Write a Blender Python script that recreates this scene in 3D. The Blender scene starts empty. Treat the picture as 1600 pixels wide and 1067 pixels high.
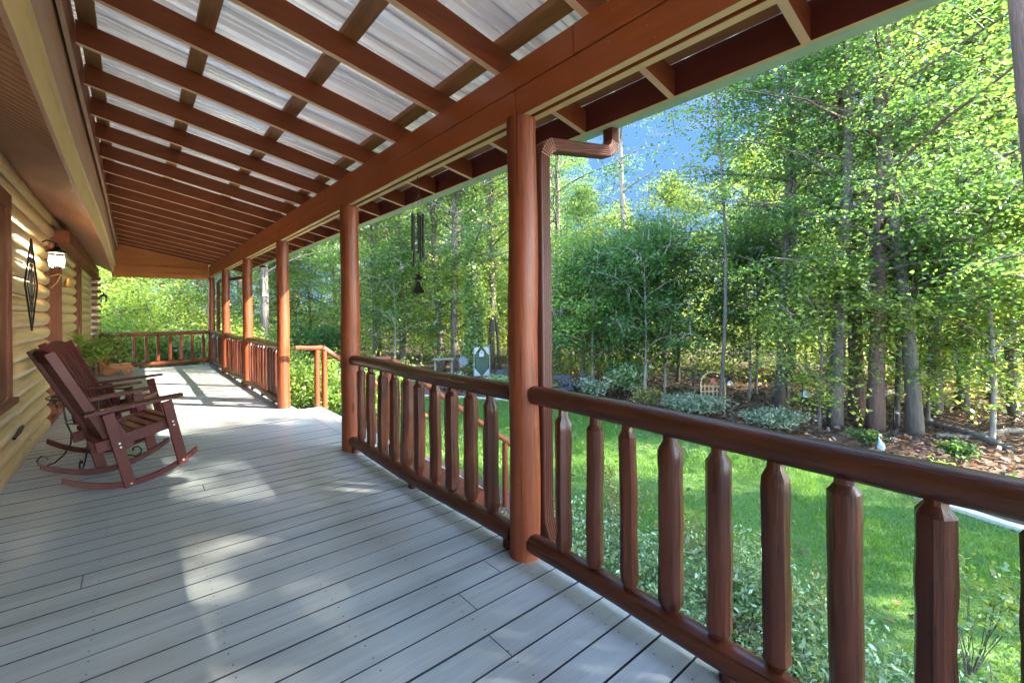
import bpy, math, random
import numpy as np
from mathutils import Vector, Matrix
R = math.radians
S = bpy.context.scene
COL = S.collection
random.seed(5)

# ------------------------------------------------------------------ camera, sky, sun, exposure
CAMH = 1.3
YAW, ROLL = R(40.2), R(-0.505)
cam_data = bpy.data.cameras.new('camera')
cam = bpy.data.objects.new('camera', cam_data); COL.objects.link(cam); S.camera = cam
fwd = Vector((math.sin(YAW), math.cos(YAW), 0)); rt0 = Vector((math.cos(YAW), -math.sin(YAW), 0)); up0 = Vector((0, 0, 1))
rt = rt0 * math.cos(ROLL) + up0 * math.sin(ROLL); upv = -rt0 * math.sin(ROLL) + up0 * math.cos(ROLL)
M = Matrix((rt, upv, -fwd)).transposed().to_4x4(); M.translation = Vector((0, 0, CAMH))
cam.matrix_world = M
cam_data.sensor_width = 36.0
cam_data.lens = 699.3 / 1600 * 36.0
cam_data.shift_y = (489.2 - 533.5) / 1600
cam_data.clip_start = 0.05; cam_data.clip_end = 600

SUN = Vector((1.0, -1.25, 1.13)).normalized()
elev = math.asin(SUN.z); azim = math.atan2(SUN.x, SUN.y)
world = bpy.data.worlds.new('World'); S.world = world; world.use_nodes = True
wn = world.node_tree.nodes; wl = world.node_tree.links
bg = wn.get('Background') or wn.new('ShaderNodeBackground')
sky = wn.new('ShaderNodeTexSky'); sky.sky_type = 'NISHITA'; sky.sun_disc = False
sky.sun_elevation = elev; sky.sun_rotation = azim
sky.air_density = 1.0; sky.dust_density = 0.4; sky.ozone_density = 1.5
wl.new(sky.outputs[0], bg.inputs[0]); bg.inputs[1].default_value = 0.15
ld = bpy.data.lights.new('sun', 'SUN'); ld.energy = 2.6; ld.angle = R(0.5); ld.color = (1.0, 0.89, 0.72)
sun = bpy.data.objects.new('sun', ld); COL.objects.link(sun)
sun.rotation_euler = SUN.to_track_quat('Z', 'Y').to_euler(); sun.location = (12, -18, 16)
S.view_settings.view_transform = 'Standard'; S.view_settings.look = 'None'
S.view_settings.exposure = 4.33; S.view_settings.gamma = 1.0
try:
    S.cycles.max_bounces = 8; S.cycles.diffuse_bounces = 5; S.cycles.transmission_bounces = 4
    S.cycles.transparent_max_bounces = 6; S.cycles.sample_clamp_indirect = 6.0
except Exception: pass

# ------------------------------------------------------------------ material helpers
def new_mat(name):
    m = bpy.data.materials.new(name); m.use_nodes = True
    nt = m.node_tree; return m, nt, nt.nodes['Principled BSDF']
def coords(nt, scale=(1, 1, 1), kind='Object'):
    tc = nt.nodes.new('ShaderNodeTexCoord'); mp = nt.nodes.new('ShaderNodeMapping')
    mp.inputs['Scale'].default_value = scale
    nt.links.new(tc.outputs[kind], mp.inputs[0]); return mp.outputs[0]
def noise(nt, vec, scale, detail=4, rough=0.6):
    n = nt.nodes.new('ShaderNodeTexNoise'); n.inputs['Scale'].default_value = scale
    n.inputs['Detail'].default_value = detail; n.inputs['Roughness'].default_value = rough
    nt.links.new(vec, n.inputs['Vector']); return n.outputs['Fac']
def ramp(nt, fac, stops):
    r = nt.nodes.new('ShaderNodeValToRGB'); e = r.color_ramp.elements
    while len(e) > 1: e.remove(e[-1])
    e[0].position = stops[0][0]; e[0].color = (*stops[0][1], 1)
    for p, c in stops[1:]:
        q = e.new(p); q.color = (*c, 1)
    nt.links.new(fac, r.inputs[0]); return r.outputs[0]
def mixc(nt, fac, a, b, mode='MIX'):
    m = nt.nodes.new('ShaderNodeMix'); m.data_type = 'RGBA'; m.blend_type = mode
    for s, v in ((m.inputs[0], fac), (m.inputs[6], a), (m.inputs[7], b)):
        if isinstance(v, (int, float)): s.default_value = v
        elif isinstance(v, tuple): s.default_value = (*v, 1)
        else: nt.links.new(v, s)
    return m.outputs[2]
def bump(nt, b, fac, strength, dist=0.01):
    n = nt.nodes.new('ShaderNodeBump'); n.inputs['Strength'].default_value = strength; n.inputs['Distance'].default_value = dist
    nt.links.new(fac, n.inputs['Height']); nt.links.new(n.outputs[0], b.inputs['Normal'])
def plain(name, c, rough=0.6, metal=0.0, var=0.15, nscale=20):
    m, nt, b = new_mat(name); v = coords(nt)
    n = noise(nt, v, nscale)
    nt.links.new(ramp(nt, n, [(0.3, tuple(x * (1 - var) for x in c)), (0.7, tuple(min(1, x * (1 + var)) for x in c))]), b.inputs['Base Color'])
    b.inputs['Roughness'].default_value = rough; b.inputs['Metallic'].default_value = metal
    return m
AX = {'x': (1.2, 14, 14), 'y': (14, 1.2, 14), 'z': (14, 14, 1.2)}
def wood(name, c1, c2, axis='y', rough=0.45, fleck=0.0, coat=0.0, bmp=0.35, s=2.2, fleckc=(0.5, 0.42, 0.35), knots=False):
    m, nt, b = new_mat(name); b.inputs['Specular IOR Level'].default_value = 0.25; v = coords(nt, AX[axis])
    n = noise(nt, v, s, 6, 0.65)
    big = noise(nt, coords(nt, (1, 1, 1)), 1.7, 3)
    fac = mixc(nt, 0.4, n, big)
    col = ramp(nt, fac, [(0.32, c1), (0.68, c2)])
    if fleck:
        fl = noise(nt, coords(nt, (9, 9, 9)), 9.0, 2, 0.5)
        f = ramp(nt, fl, [(0.74 - fleck * 0.04, (0, 0, 0)), (0.79, (1, 1, 1))])
        col = mixc(nt, f, col, fleckc)
    if knots:
        vo = nt.nodes.new('ShaderNodeTexVoronoi'); vo.inputs['Scale'].default_value = 1.0; nt.links.new(coords(nt, {'x': (1.8, 8, 8), 'y': (8, 1.8, 8), 'z': (8, 8, 1.8)}[axis]), vo.inputs['Vector'])
        col = mixc(nt, ramp(nt, vo.outputs['Distance'], [(0.05, (.85, .85, .85)), (0.13, (0, 0, 0))]), col, tuple(q * .3 for q in c1))
        ck = noise(nt, coords(nt, {'x': (.7, 34, 34), 'y': (34, .7, 34), 'z': (34, 34, .7)}[axis]), 1.6, 4, .7)
        col = mixc(nt, ramp(nt, ck, [(0.36, (.8, .8, .8)), (0.42, (0, 0, 0))]), col, tuple(q * .3 for q in c1))
    nt.links.new(col, b.inputs['Base Color'])
    rr = ramp(nt, n, [(0.3, (rough - .1,) * 3), (0.7, (rough + .12,) * 3)]); nt.links.new(rr, b.inputs['Roughness'])
    b.inputs['Coat Weight'].default_value = coat; b.inputs['Coat Roughness'].default_value = 0.25
    bump(nt, b, n, bmp, 0.006)
    return m
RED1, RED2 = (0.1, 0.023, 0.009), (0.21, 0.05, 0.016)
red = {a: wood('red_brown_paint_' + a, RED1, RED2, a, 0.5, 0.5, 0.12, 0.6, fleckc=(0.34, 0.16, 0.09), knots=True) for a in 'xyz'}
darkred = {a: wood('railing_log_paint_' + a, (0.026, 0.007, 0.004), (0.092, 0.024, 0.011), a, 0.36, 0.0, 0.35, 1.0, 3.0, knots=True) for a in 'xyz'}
beamred = wood('beam_paint', (0.24, 0.056, 0.014), (0.36, 0.098, 0.026), 'y', 0.4, 0.8, 0.2, 0.25, fleckc=(0.5, 0.34, 0.24))
raft = wood('rafter_paint', (0.15, 0.036, 0.011), (0.26, 0.07, 0.021), 'x', 0.5, 0.3, 0.0, 0.3, fleckc=(0.3, 0.18, 0.12))
tanx = wood('pale_underside_x', (0.7, 0.46, 0.29), (0.82, 0.6, 0.4), 'x', 0.6, 0, 0, 0.2)  # undersides of rafters coloured paler than their sides
tany = wood('pale_underside_y', (0.64, 0.47, 0.23), (0.78, 0.61, 0.34), 'y', 0.6, 0.5, 0, 0.2, fleckc=(0.3, 0.2, 0.12))  # undersides of beam and fascia boards coloured paler than their faces
purl = wood('purlin_wood', (0.2, 0.085, 0.035), (0.42, 0.2, 0.09), 'y', 0.5, 0, 0, 0.5)
soff = wood('soffit_stain', (0.36, 0.18, 0.1), (0.52, 0.29, 0.17), 'x', 0.5, 0, 0, 0.4)
fasc = wood('fascia_timber', (0.62, 0.43, 0.18), (0.78, 0.58, 0.28), 'y', 0.55, 0.7, 0, 0.3, fleckc=(0.2, 0.1, 0.05))
pinkb = wood('weathered_board', (0.42, 0.25, 0.16), (0.56, 0.36, 0.25), 'y', 0.6, 0.6, 0, 0.4, fleckc=(0.2, 0.1, 0.06))
maroon = wood('maroon_chair_paint', (0.032, 0.006, 0.005), (0.08, 0.014, 0.01), 'x', 0.5, 0.2, 0.0, 0.3, 3, fleckc=(0.28, 0.15, 0.14))
seatw = wood('worn_seat_wood', (0.09, 0.02, 0.012), (0.2, 0.062, 0.034), 'y', 0.42, 0.2, 0.1, 0.4, 3)
wagonw = wood('cedar_toy_wood', (0.26, 0.095, 0.035), (0.42, 0.18, 0.07), 'x', 0.5)
iron = plain('black_iron', (0.012, 0.012, 0.013), 0.35, 0.6)
trimm = wood('window_trim', (0.1, 0.032, 0.016), (0.17, 0.055, 0.026), 'z', 0.65, 0, 0.0, 0.2)
whitep = plain('white_glaze', (0.75, 0.75, 0.72), 0.3)
brass = plain('brass', (0.6, 0.4, 0.12), 0.35, 0.9)
terra = plain('terracotta', (0.35, 0.1, 0.05), 0.6)
greystone = plain('grey_stone', (0.3, 0.31, 0.32), 0.8)
wicker = plain('charcoal_wicker', (0.035, 0.035, 0.05), 0.7)
bluegrey = plain('heron_blue_grey', (0.27, 0.33, 0.42), 0.6)
darkroof = plain('dark_shingle', (0.04, 0.04, 0.042), 0.8)
gutm = plain('gutter_enamel', (0.42, 0.62, 0.45), 0.35, 0.0, 0.06, 3)
downm = plain('brown_enamel', (0.08, 0.024, 0.014), 0.42, 0.0, 0.12, 6)
seam = plain('worn_enamel_seam', (0.5, 0.3, 0.25), 0.4)
silver = plain('worn_silver_metal', (0.55, 0.56, 0.55), 0.35, 0.8)
cordm = plain('dark_cord', (0.02, 0.02, 0.02), 0.8)
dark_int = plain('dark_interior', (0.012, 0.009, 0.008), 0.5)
glassm = None
def make_glass(name, tint=(0.9, 0.95, 0.9), alpha=0.25, rough=0.03):
    m, nt, b = new_mat(name)
    b.inputs['Base Color'].default_value = (*tint, 1); b.inputs['Roughness'].default_value = rough
    b.inputs['Transmission Weight'].default_value = 1.0; b.inputs['IOR'].default_value = 1.45
    return m
glassm = make_glass('clear_glass'); topglass = plain('mottled_green_table_glass', (0.24, 0.3, 0.08), 0.12, 0, 0.5, 14)
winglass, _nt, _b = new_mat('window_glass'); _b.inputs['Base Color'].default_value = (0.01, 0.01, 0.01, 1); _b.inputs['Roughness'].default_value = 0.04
bulbm, _nt, _b = new_mat('lit_bulb'); _b.inputs['Emission Color'].default_value = (1, 0.86, 0.62, 1); _b.inputs['Emission Strength'].default_value = 3.5

def deck_mat():
    m, nt, b = new_mat('blue_grey_deck_paint')
    v = coords(nt, (1.2, 16, 1)); n = noise(nt, v, 2.2, 7, 0.7)
    tc = nt.nodes.new('ShaderNodeTexCoord'); sep = nt.nodes.new('ShaderNodeSeparateXYZ'); nt.links.new(tc.outputs['Object'], sep.inputs[0])
    mu = nt.nodes.new('ShaderNodeMath'); mu.operation = 'DIVIDE'; mu.inputs[1].default_value = 0.152; nt.links.new(sep.outputs['Y'], mu.inputs[0])
    fl = nt.nodes.new('ShaderNodeMath'); fl.operation = 'FLOOR'; nt.links.new(mu.outputs[0], fl.inputs[0])
    wn_ = nt.nodes.new('ShaderNodeTexWhiteNoise'); wn_.noise_dimensions = '1D'; nt.links.new(fl.outputs[0], wn_.inputs['W'])
    big = noise(nt, coords(nt, (1, 0.8, 1)), 1.1, 5, 0.65)
    col = ramp(nt, n, [(0.25, (0.215, 0.25, 0.27)), (0.55, (0.3, 0.345, 0.37)), (0.8, (0.4, 0.44, 0.46))])
    dirt = ramp(nt, big, [(0.42, (0, 0, 0)), (0.66, (1, 1, 1))])
    col = mixc(nt, dirt, col, mixc(nt, n, (0.22, 0.215, 0.18), (0.34, 0.345, 0.31)))
    col = mixc(nt, 0.25, col, mixc(nt, wn_.outputs['Value'], (0.22, 0.25, 0.255), (0.46, 0.5, 0.5)))
    sp = noise(nt, coords(nt, (14, 30, 1)), 6, 3, 0.7)
    spm = ramp(nt, sp, [(0.71, (0, 0, 0)), (0.76, (1, 1, 1))])
    gate = noise(nt, coords(nt, (1, 1, 1)), 2.3, 2); gm = ramp(nt, gate, [(0.52, (0, 0, 0)), (0.62, (1, 1, 1))])
    f = mixc(nt, 1.0, spm, gm, 'MULTIPLY')
    col = mixc(nt, f, col, (0.6, 0.64, 0.65))
    sp2 = noise(nt, coords(nt, (10, 26, 1)), 9, 2, 0.5); s2 = ramp(nt, sp2, [(0.755, (0, 0, 0)), (0.77, (1, 1, 1))])
    col = mixc(nt, s2, col, (0.05, 0.05, 0.05))
    nt.links.new(col, b.inputs['Base Color'])
    nt.links.new(ramp(nt, big, [(0.3, (0.33,) * 3), (0.7, (0.5,) * 3)]), b.inputs['Roughness'])
    bump(nt, b, n, 0.35, 0.003); return m
deckm = deck_mat()

def log_mat():
    m, nt, b = new_mat('honey_log')
    n = noise(nt, coords(nt, (10, 0.8, 10)), 2.6, 6, 0.65); big = noise(nt, coords(nt, (1.5, 1.2, 4)), 1.6, 3)
    col = ramp(nt, n, [(0.3, (0.25, 0.13, 0.05)), (0.5, (0.42, 0.26, 0.11)), (0.75, (0.56, 0.39, 0.18))])
    col = mixc(nt, ramp(nt, big, [(0.4, (0, 0, 0)), (0.75, (0.7,) * 3)]), col, (0.44, 0.28, 0.16))
    vo = nt.nodes.new('ShaderNodeTexVoronoi'); vo.inputs['Scale'].default_value = 1.0
    nt.links.new(coords(nt, (5.0, 2.3, 9.0)), vo.inputs['Vector'])
    kn = ramp(nt, vo.outputs['Distance'], [(0.04, (1, 1, 1)), (0.12, (0, 0, 0))])
    col = mixc(nt, kn, col, (0.17, 0.08, 0.04))
    nt.links.new(col, b.inputs['Base Color']); b.inputs['Roughness'].default_value = 0.38
    b.inputs['Coat Weight'].default_value = 0.25; b.inputs['Coat Roughness'].default_value = 0.3
    bump(nt, b, n, 0.4, 0.004); return m
logm = log_mat()
palelog = wood('pale_log_end', (0.5, 0.46, 0.4), (0.68, 0.64, 0.58), 'z', 0.7, 0.5, 0, 0.8)

def metal_mat():
    m, nt, b = new_mat('ribbed_silvery_roof_sheet')
    n = noise(nt, coords(nt, (0.25, 7, 1)), 1.3, 3, 0.5)
    nt.links.new(ramp(nt, n, [(0.35, (0.8, 0.81, 0.8)), (0.65, (0.93, 0.93, 0.92))]), b.inputs['Base Color'])
    b.inputs['Metallic'].default_value = 0.35
    nt.links.new(ramp(nt, n, [(0.3, (0.22,) * 3), (0.7, (0.34,) * 3)]), b.inputs['Roughness'])
    tr = nt.nodes.new('ShaderNodeBsdfTranslucent'); tr.inputs['Color'].default_value = (0.9, 0.92, 0.92, 1)
    ms = nt.nodes.new('ShaderNodeMixShader'); ms.inputs[0].default_value = 0.016
    nt.links.new(b.outputs[0], ms.inputs[1]); nt.links.new(tr.outputs[0], ms.inputs[2]); nt.links.new(ms.outputs[0], nt.nodes['Material Output'].inputs['Surface'])
    return m
metalm = metal_mat()

def leaf_mat(name, dark, mid, light, trans, tmix=0.5, nsc=1.3):
    m, nt, b = new_mat(name)
    n = noise(nt, coords(nt), nsc, 3, 0.6)
    geo = nt.nodes.new('ShaderNodeNewGeometry'); oi = nt.nodes.new('ShaderNodeObjectInfo')
    ri = geo.outputs['Random Per Island']
    f = mixc(nt, 0.55, n, ri)
    col = ramp(nt, f, [(0.25, dark), (0.5, mid), (0.78, light)])
    hs = nt.nodes.new('ShaderNodeHueSaturation'); nt.links.new(col, hs.inputs['Color'])
    mr = nt.nodes.new('ShaderNodeMapRange'); mr.inputs[3].default_value = 0.47; mr.inputs[4].default_value = 0.525
    nt.links.new(oi.outputs['Random'], mr.inputs[0]); nt.links.new(mr.outputs[0], hs.inputs['Hue'])
    mv = nt.nodes.new('ShaderNodeMapRange'); mv.inputs[3].default_value = 0.75; mv.inputs[4].default_value = 1.25
    nt.links.new(ri, mv.inputs[0]); nt.links.new(mv.outputs[0], hs.inputs['Value'])
    nt.links.new(hs.outputs[0], b.inputs['Base Color']); b.inputs['Roughness'].default_value = 0.42
    tr = nt.nodes.new('ShaderNodeBsdfTranslucent')
    tcol = mixc(nt, ri, trans, tuple(min(1, x * y) for x, y in zip(trans, (1.5, 1.2, 0.9))))
    nt.links.new(tcol, tr.inputs['Color'])
    ms = nt.nodes.new('ShaderNodeMixShader'); ms.inputs[0].default_value = tmix
    nt.links.new(b.outputs[0], ms.inputs[1]); nt.links.new(tr.outputs[0], ms.inputs[2])
    nt.links.new(ms.outputs[0], nt.nodes['Material Output'].inputs['Surface']); return m
leafA = leaf_mat('broadleaf_foliage', (0.021, 0.054, 0.014), (0.038, 0.087, 0.023), (0.065, 0.12, 0.034), (0.12, 0.26, 0.055))
leafB = leaf_mat('yellow_green_foliage', (0.055, 0.115, 0.022), (0.105, 0.19, 0.037), (0.17, 0.25, 0.055), (0.32, 0.48, 0.08))
leafC = leaf_mat('dark_green_foliage', (0.05, 0.11, 0.03), (0.1, 0.185, 0.045), (0.17, 0.25, 0.06), (0.3, 0.46, 0.08), 0.35)
leafG = leaf_mat('grey_green_foliage', (0.1, 0.14, 0.08), (0.15, 0.2, 0.12), (0.24, 0.29, 0.19), (0.16, 0.23, 0.1), 0.3)
leafF = leaf_mat('sunlit_far_foliage', (0.08, 0.15, 0.03), (0.14, 0.23, 0.045), (0.25, 0.31, 0.07), (0.42, 0.55, 0.1))
leafS = leaf_mat('pale_shrub_foliage', (0.09, 0.17, 0.06), (0.17, 0.28, 0.12), (0.36, 0.46, 0.3), (0.28, 0.42, 0.12), 0.35)
leafR = leaf_mat('bronze_tipped_foliage', (0.09, 0.11, 0.03), (0.15, 0.17, 0.04), (0.28, 0.2, 0.08), (0.3, 0.3, 0.06), 0.35)
grassm = leaf_mat('lawn_blades', (0.035, 0.1, 0.01), (0.06, 0.15, 0.014), (0.1, 0.21, 0.02), (0.14, 0.32, 0.015), 0.35, 0.7)
litterl = leaf_mat('fallen_leaves', (0.06, 0.03, 0.018), (0.12, 0.07, 0.042), (0.22, 0.145, 0.09), (0.2, 0.12, 0.06), 0.15)
pinkm = plain('pink_petals', (0.7, 0.05, 0.25), 0.5)

def bark_mat(name, c1, c2):
    m, nt, b = new_mat(name)
    n = noise(nt, coords(nt, (14, 14, 2.2)), 2.0, 6, 0.7); big = noise(nt, coords(nt), 1.2, 3)
    col = ramp(nt, mixc(nt, 0.35, n, big), [(0.33, c1), (0.66, c2)])
    nt.links.new(col, b.inputs['Base Color']); b.inputs['Roughness'].default_value = 0.85
    bump(nt, b, n, 0.9, 0.03); return m
barkA = bark_mat('grey_brown_bark', (0.04, 0.032, 0.025), (0.14, 0.115, 0.09))
barkP = bark_mat('reddish_pine_bark', (0.055, 0.03, 0.021), (0.155, 0.09, 0.065))
barkG = bark_mat('pale_grey_bark', (0.09, 0.08, 0.065), (0.27, 0.24, 0.2))

def ground_mat(name, stops, sc=3.0, bm=0.8, dist=0.05):
    m, nt, b = new_mat(name)
    n = noise(nt, coords(nt), sc * 6, 8, 0.75); big = noise(nt, coords(nt), sc * 0.25, 4)
    col = ramp(nt, mixc(nt, 0.4, n, big), stops)
    nt.links.new(col, b.inputs['Base Color']); b.inputs['Roughness'].default_value = 0.95
    bump(nt, b, n, bm, dist); return m
floorm = ground_mat('leaf_litter', [(0.3, (0.025, 0.015, 0.01)), (0.5, (0.065, 0.04, 0.026)), (0.7, (0.14, 0.095, 0.065))])
mulchm = ground_mat('bark_mulch', [(0.3, (0.035, 0.018, 0.012)), (0.5, (0.09, 0.045, 0.03)), (0.72, (0.2, 0.12, 0.085))], 5)
lawnm = ground_mat('lawn_soil_green', [(0.3, (0.035, 0.08, 0.012)), (0.7, (0.06, 0.12, 0.02))], 2, 0.5, 0.02)
kerbm = ground_mat('pale_concrete', [(0.3, (0.42, 0.41, 0.38)), (0.7, (0.58, 0.56, 0.52))], 4, 0.3, 0.01)

# ------------------------------------------------------------------ mesh helpers
class MB:
    def __init__(s): s.v = []; s.f = []; s.m = []
    def add(s, vs, fs, mi=0):
        o = len(s.v); s.v += [tuple(p) for p in vs]; s.f += [tuple(i + o for i in f) for f in fs]; s.m += [mi] * len(fs); return s
    def box(s, x0, x1, y0, y1, z0, z1, mi=0, mbot=None, T=None):
        vs = [(x, y, z) for x in (x0, x1) for y in (y0, y1) for z in (z0, z1)]
        if T is not None: vs = [T @ Vector(p) for p in vs]
        fs = [(0, 1, 3, 2), (4, 6, 7, 5), (0, 4, 5, 1), (2, 3, 7, 6), (0, 2, 6, 4), (1, 5, 7, 3)]
        s.add(vs, fs[:4], mi); o = len(s.v) - 8
        s.f += [tuple(i + o for i in fs[4]), tuple(i + o for i in fs[5])]; s.m += [mbot if mbot is not None else mi, mi]; return s
    def bar(s, a, b, w, t, mi=0, side=(0, 1, 0)):
        a = Vector(a); b = Vector(b); d = (b - a); L = d.length; d.normalize()
        sv = Vector(side); sv = (sv - d * sv.dot(d)).normalized(); n = d.cross(sv)
        T = Matrix((d, sv, n)).transposed().to_4x4(); T.translation = a
        return s.box(0, L, -t / 2, t / 2, -w / 2, w / 2, mi, None, T)
    def tube(s, pts, rad, n=12, mi=0, cap=True, jit=0.0, rnd=random, elong=None):
        pts = [Vector(p) for p in pts]; k = len(pts)
        if not hasattr(rad, '__len__'): rad = [rad] * k
        prev = None; rings = []; fac = [1 + jit * (rnd.random() - .5) * 2 for _ in range(n)]
        for i, p in enumerate(pts):
            d = (pts[min(i + 1, k - 1)] - pts[max(i - 1, 0)]).normalized()
            if prev is None:
                u = d.orthogonal().normalized()
                if abs(d.z) > .9: u = Vector((1, 0, 0)); u = (u - d * u.dot(d)).normalized()
            else: u = (prev - d * prev.dot(d)).normalized()
            prev = u; w = d.cross(u)
            rings.append([p + (u * math.cos(2 * math.pi * j / n) + w * math.sin(2 * math.pi * j / n)) * rad[i] * fac[j] * (1 + jit * .4 * (rnd.random() - .5)) for j in range(n)])
        vs = [q for r_ in rings for q in r_]; fs = []
        for i in range(k - 1):
            for j in range(n):
                a = i * n + j; b = i * n + (j + 1) % n; fs.append((a, b, b + n, a + n))
        if cap: fs += [tuple(range(n))[::-1], tuple(range((k - 1) * n, k * n))]
        return s.add(vs, fs, mi)
    def lathe(s, prof, cx=0, cy=0, n=20, mi=0):
        return s.tube([(cx, cy, z) for r_, z in prof], [max(r_, 1e-4) for r_, z in prof], n, mi)
    def poly(s, pts, t, normal_axis, mi=0):
        """prism from 2-D pts (a,b) in the plane across normal_axis, between t[0], t[1]"""
        k = len(pts); vs = []
        for q in t:
            for a, b in pts: vs.append({'x': (q, a, b), 'y': (a, q, b), 'z': (a, b, q)}[normal_axis])
        fs = [tuple(range(k)), tuple(range(2 * k - 1, k - 1, -1))] + [(i, i + k, (i + 1) % k + k, (i + 1) % k) for i in range(k)]
        return s.add(vs, fs, mi)
def prop(o, label=None, cat=None, group=None, kind=None):
    for k, v in (('label', label), ('category', cat), ('group', group), ('kind', kind)):
        if v: o[k] = v
    return o
def put(name, mb, mats, parent=None, smooth=False, bevel=0, world=True):
    me = bpy.data.meshes.new(name)
    me.from_pydata(mb.v, [], mb.f)
    mats = mats if isinstance(mats, (list, tuple)) else [mats]
    for q in mats: me.materials.append(q)
    if len(mats) > 1: me.polygons.foreach_set('material_index', mb.m)
    if parent is not None and world:
        me.transform(Matrix.Translation(-parent_world(parent)))
    import bmesh
    bm_ = bmesh.new(); bm_.from_mesh(me); bmesh.ops.recalc_face_normals(bm_, faces=bm_.faces); bm_.to_mesh(me); bm_.free()
    if smooth:
        me.polygons.foreach_set('use_smooth', [True] * len(me.polygons))
        try: me.set_sharp_from_angle(angle=R(30))
        except Exception: pass
    o = bpy.data.objects.new(name, me); COL.objects.link(o)
    if parent is not None: o.parent = parent
    if bevel:
        b = o.modifiers.new('bevel', 'BEVEL'); b.width = bevel; b.segments = 1; b.limit_method = 'ANGLE'; b.angle_limit = R(40)
    return o
def parent_world(p):
    v = Vector(p.location)
    while p.parent: p = p.parent; v = v + Vector(p.location)
    return v
def empty(name, loc, label, cat, group=None, rz=0):
    o = bpy.data.objects.new(name, None); COL.objects.link(o); o.location = loc; o.rotation_euler = (0, 0, rz)
    o.empty_display_size = 0.1; return prop(o, label, cat, group)
def npmesh(name, V, nper, mats, parent=None):
    """V: (N, nper, 3) separate polygons"""
    N = V.shape[0]; me = bpy.data.meshes.new(name)
    me.vertices.add(N * nper); me.vertices.foreach_set('co', V.reshape(-1).astype(np.float32))
    me.loops.add(N * nper); me.loops.foreach_set('vertex_index', np.arange(N * nper, dtype=np.int32))
    me.polygons.add(N); me.polygons.foreach_set('loop_start', np.arange(0, N * nper, nper, dtype=np.int32))
    try: me.polygons.foreach_set('loop_total', np.full(N, nper, dtype=np.int32))
    except Exception: pass
    me.update(calc_edges=True); me.validate()
    for q in (mats if isinstance(mats, list) else [mats]): me.materials.append(q)
    if parent == 'mesh': return me
    o = bpy.data.objects.new(name, me); COL.objects.link(o)
    if parent: o.parent = parent
    return o
def leaves(C, size, rng, aspect=0.5, flat=0.6, dirs=None):
    """rhombic leaves at centres C: returns (N,4,3)"""
    N = len(C)
    a = rng.normal(size=(N, 3)) if dirs is None else dirs + rng.normal(size=(N, 3)) * 0.4
    a[:, 2] *= (1 - flat); a /= np.linalg.norm(a, axis=1)[:, None] + 1e-9
    nrm = rng.normal(size=(N, 3)) * (1 - flat) + np.array([0, 0, 1.0]) * flat + rng.normal(size=(N, 3)) * 0.25
    b = np.cross(nrm, a); b /= np.linalg.norm(b, axis=1)[:, None] + 1e-9
    s = size * rng.uniform(0.6, 1.35, N)[:, None]
    up = np.cross(a, b) * 0.12 * s
    return np.stack([C - a * s * .5, C - a * s * .05 + b * s * aspect * .5 + up, C + a * s * .5, C - a * s * .05 - b * s * aspect * .5 + up], 1)

G = -1.15
# ------------------------------------------------------------------ clear blue sky behind the wood, far away
m_, nt_, b_ = new_mat('clear_blue_sky'); em = nt_.nodes.new('ShaderNodeEmission'); em.inputs[1].default_value = 1.0
cl = noise(nt_, coords(nt_, (1, 1, 2.6)), 0.012, 5, 0.6)
nt_.links.new(ramp(nt_, cl, [(0.5, (0.012, 0.027, 0.058)), (0.7, (0.04, 0.049, 0.062))]), em.inputs[0])
nt_.links.new(em.outputs[0], nt_.nodes['Material Output'].inputs['Surface'])
mb = MB(); azs = [R(q) for q in range(-40, 126, 5)]; els = [R(q) for q in (-2, 6, 14, 22, 30, 38, 46)]
for a_ in azs:
    for e_ in els: mb.v.append((300 * math.sin(a_) * math.cos(e_), 300 * math.cos(a_) * math.cos(e_), 300 * math.sin(e_)))
ne = len(els); mb.f = [(i * ne + j, (i + 1) * ne + j, (i + 1) * ne + j + 1, i * ne + j + 1) for i in range(len(azs) - 1) for j in range(ne - 1)]; mb.m = [0] * len(mb.f)
prop(put('sky', mb, m_, None, True), kind='structure')
# ------------------------------------------------------------------ ground
def sheet(name, pts, z, mat, label=None, thick=None):
    mb = MB()
    if thick: mb.poly(pts, (z - thick, z), 'z')
    else: mb.add([(x, y, z) for x, y in pts], [tuple(range(len(pts)))])
    o = put(name, mb, mat); prop(o, kind='structure'); return o
def ground():
    n = 90; mb = MB()
    xs = np.concatenate([np.linspace(-150, -10, 12), np.linspace(-8, 40, 72), np.linspace(45, 260, 16)])
    ys = np.concatenate([np.linspace(-150, -12, 12), np.linspace(-10, 45, 72), np.linspace(50, 260, 16)])
    rng = np.random.default_rng(2); vs = []
    for i, x in enumerate(xs):
        for j, y in enumerate(ys):
            d = max(0, x - 10.2) if y < 9 else max(0, math.hypot(max(0, x - 9), max(0, y - 10)) - 3)
            z = G - 0.02 + (0.05 * math.sin(x * 1.9 + y * .7) * math.cos(y * 1.3) + rng.normal() * .015) * min(1, d / 1.5)
            z += 0.006 * max(0, d - 6)
            if x > 60 or y > 60 or x < -8: z += 0
            vs.append((x, y, z))
    ny = len(ys); fs = [(i * ny + j, (i + 1) * ny + j, (i + 1) * ny + j + 1, i * ny + j + 1) for i in range(len(xs) - 1) for j in range(ny - 1)]
    mb.add(vs, fs); return prop(put('ground', mb, floorm, None, True), kind='structure')
ground()
KERB = [(6.9, -4.0), (7.15, -1.8), (7.3, -0.6), (7.42, .28), (7.61, .76), (7.83, 1.28), (8.0, 1.85), (8.44, 3.1), (8.95, 4.6), (9.2, 6.0), (9.05, 7.4), (8.6, 8.5), (7.88, 9.63), (6.92, 11.3), (5.7, 12.6), (4.5, 13.9), (3.6, 14.8)]
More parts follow.
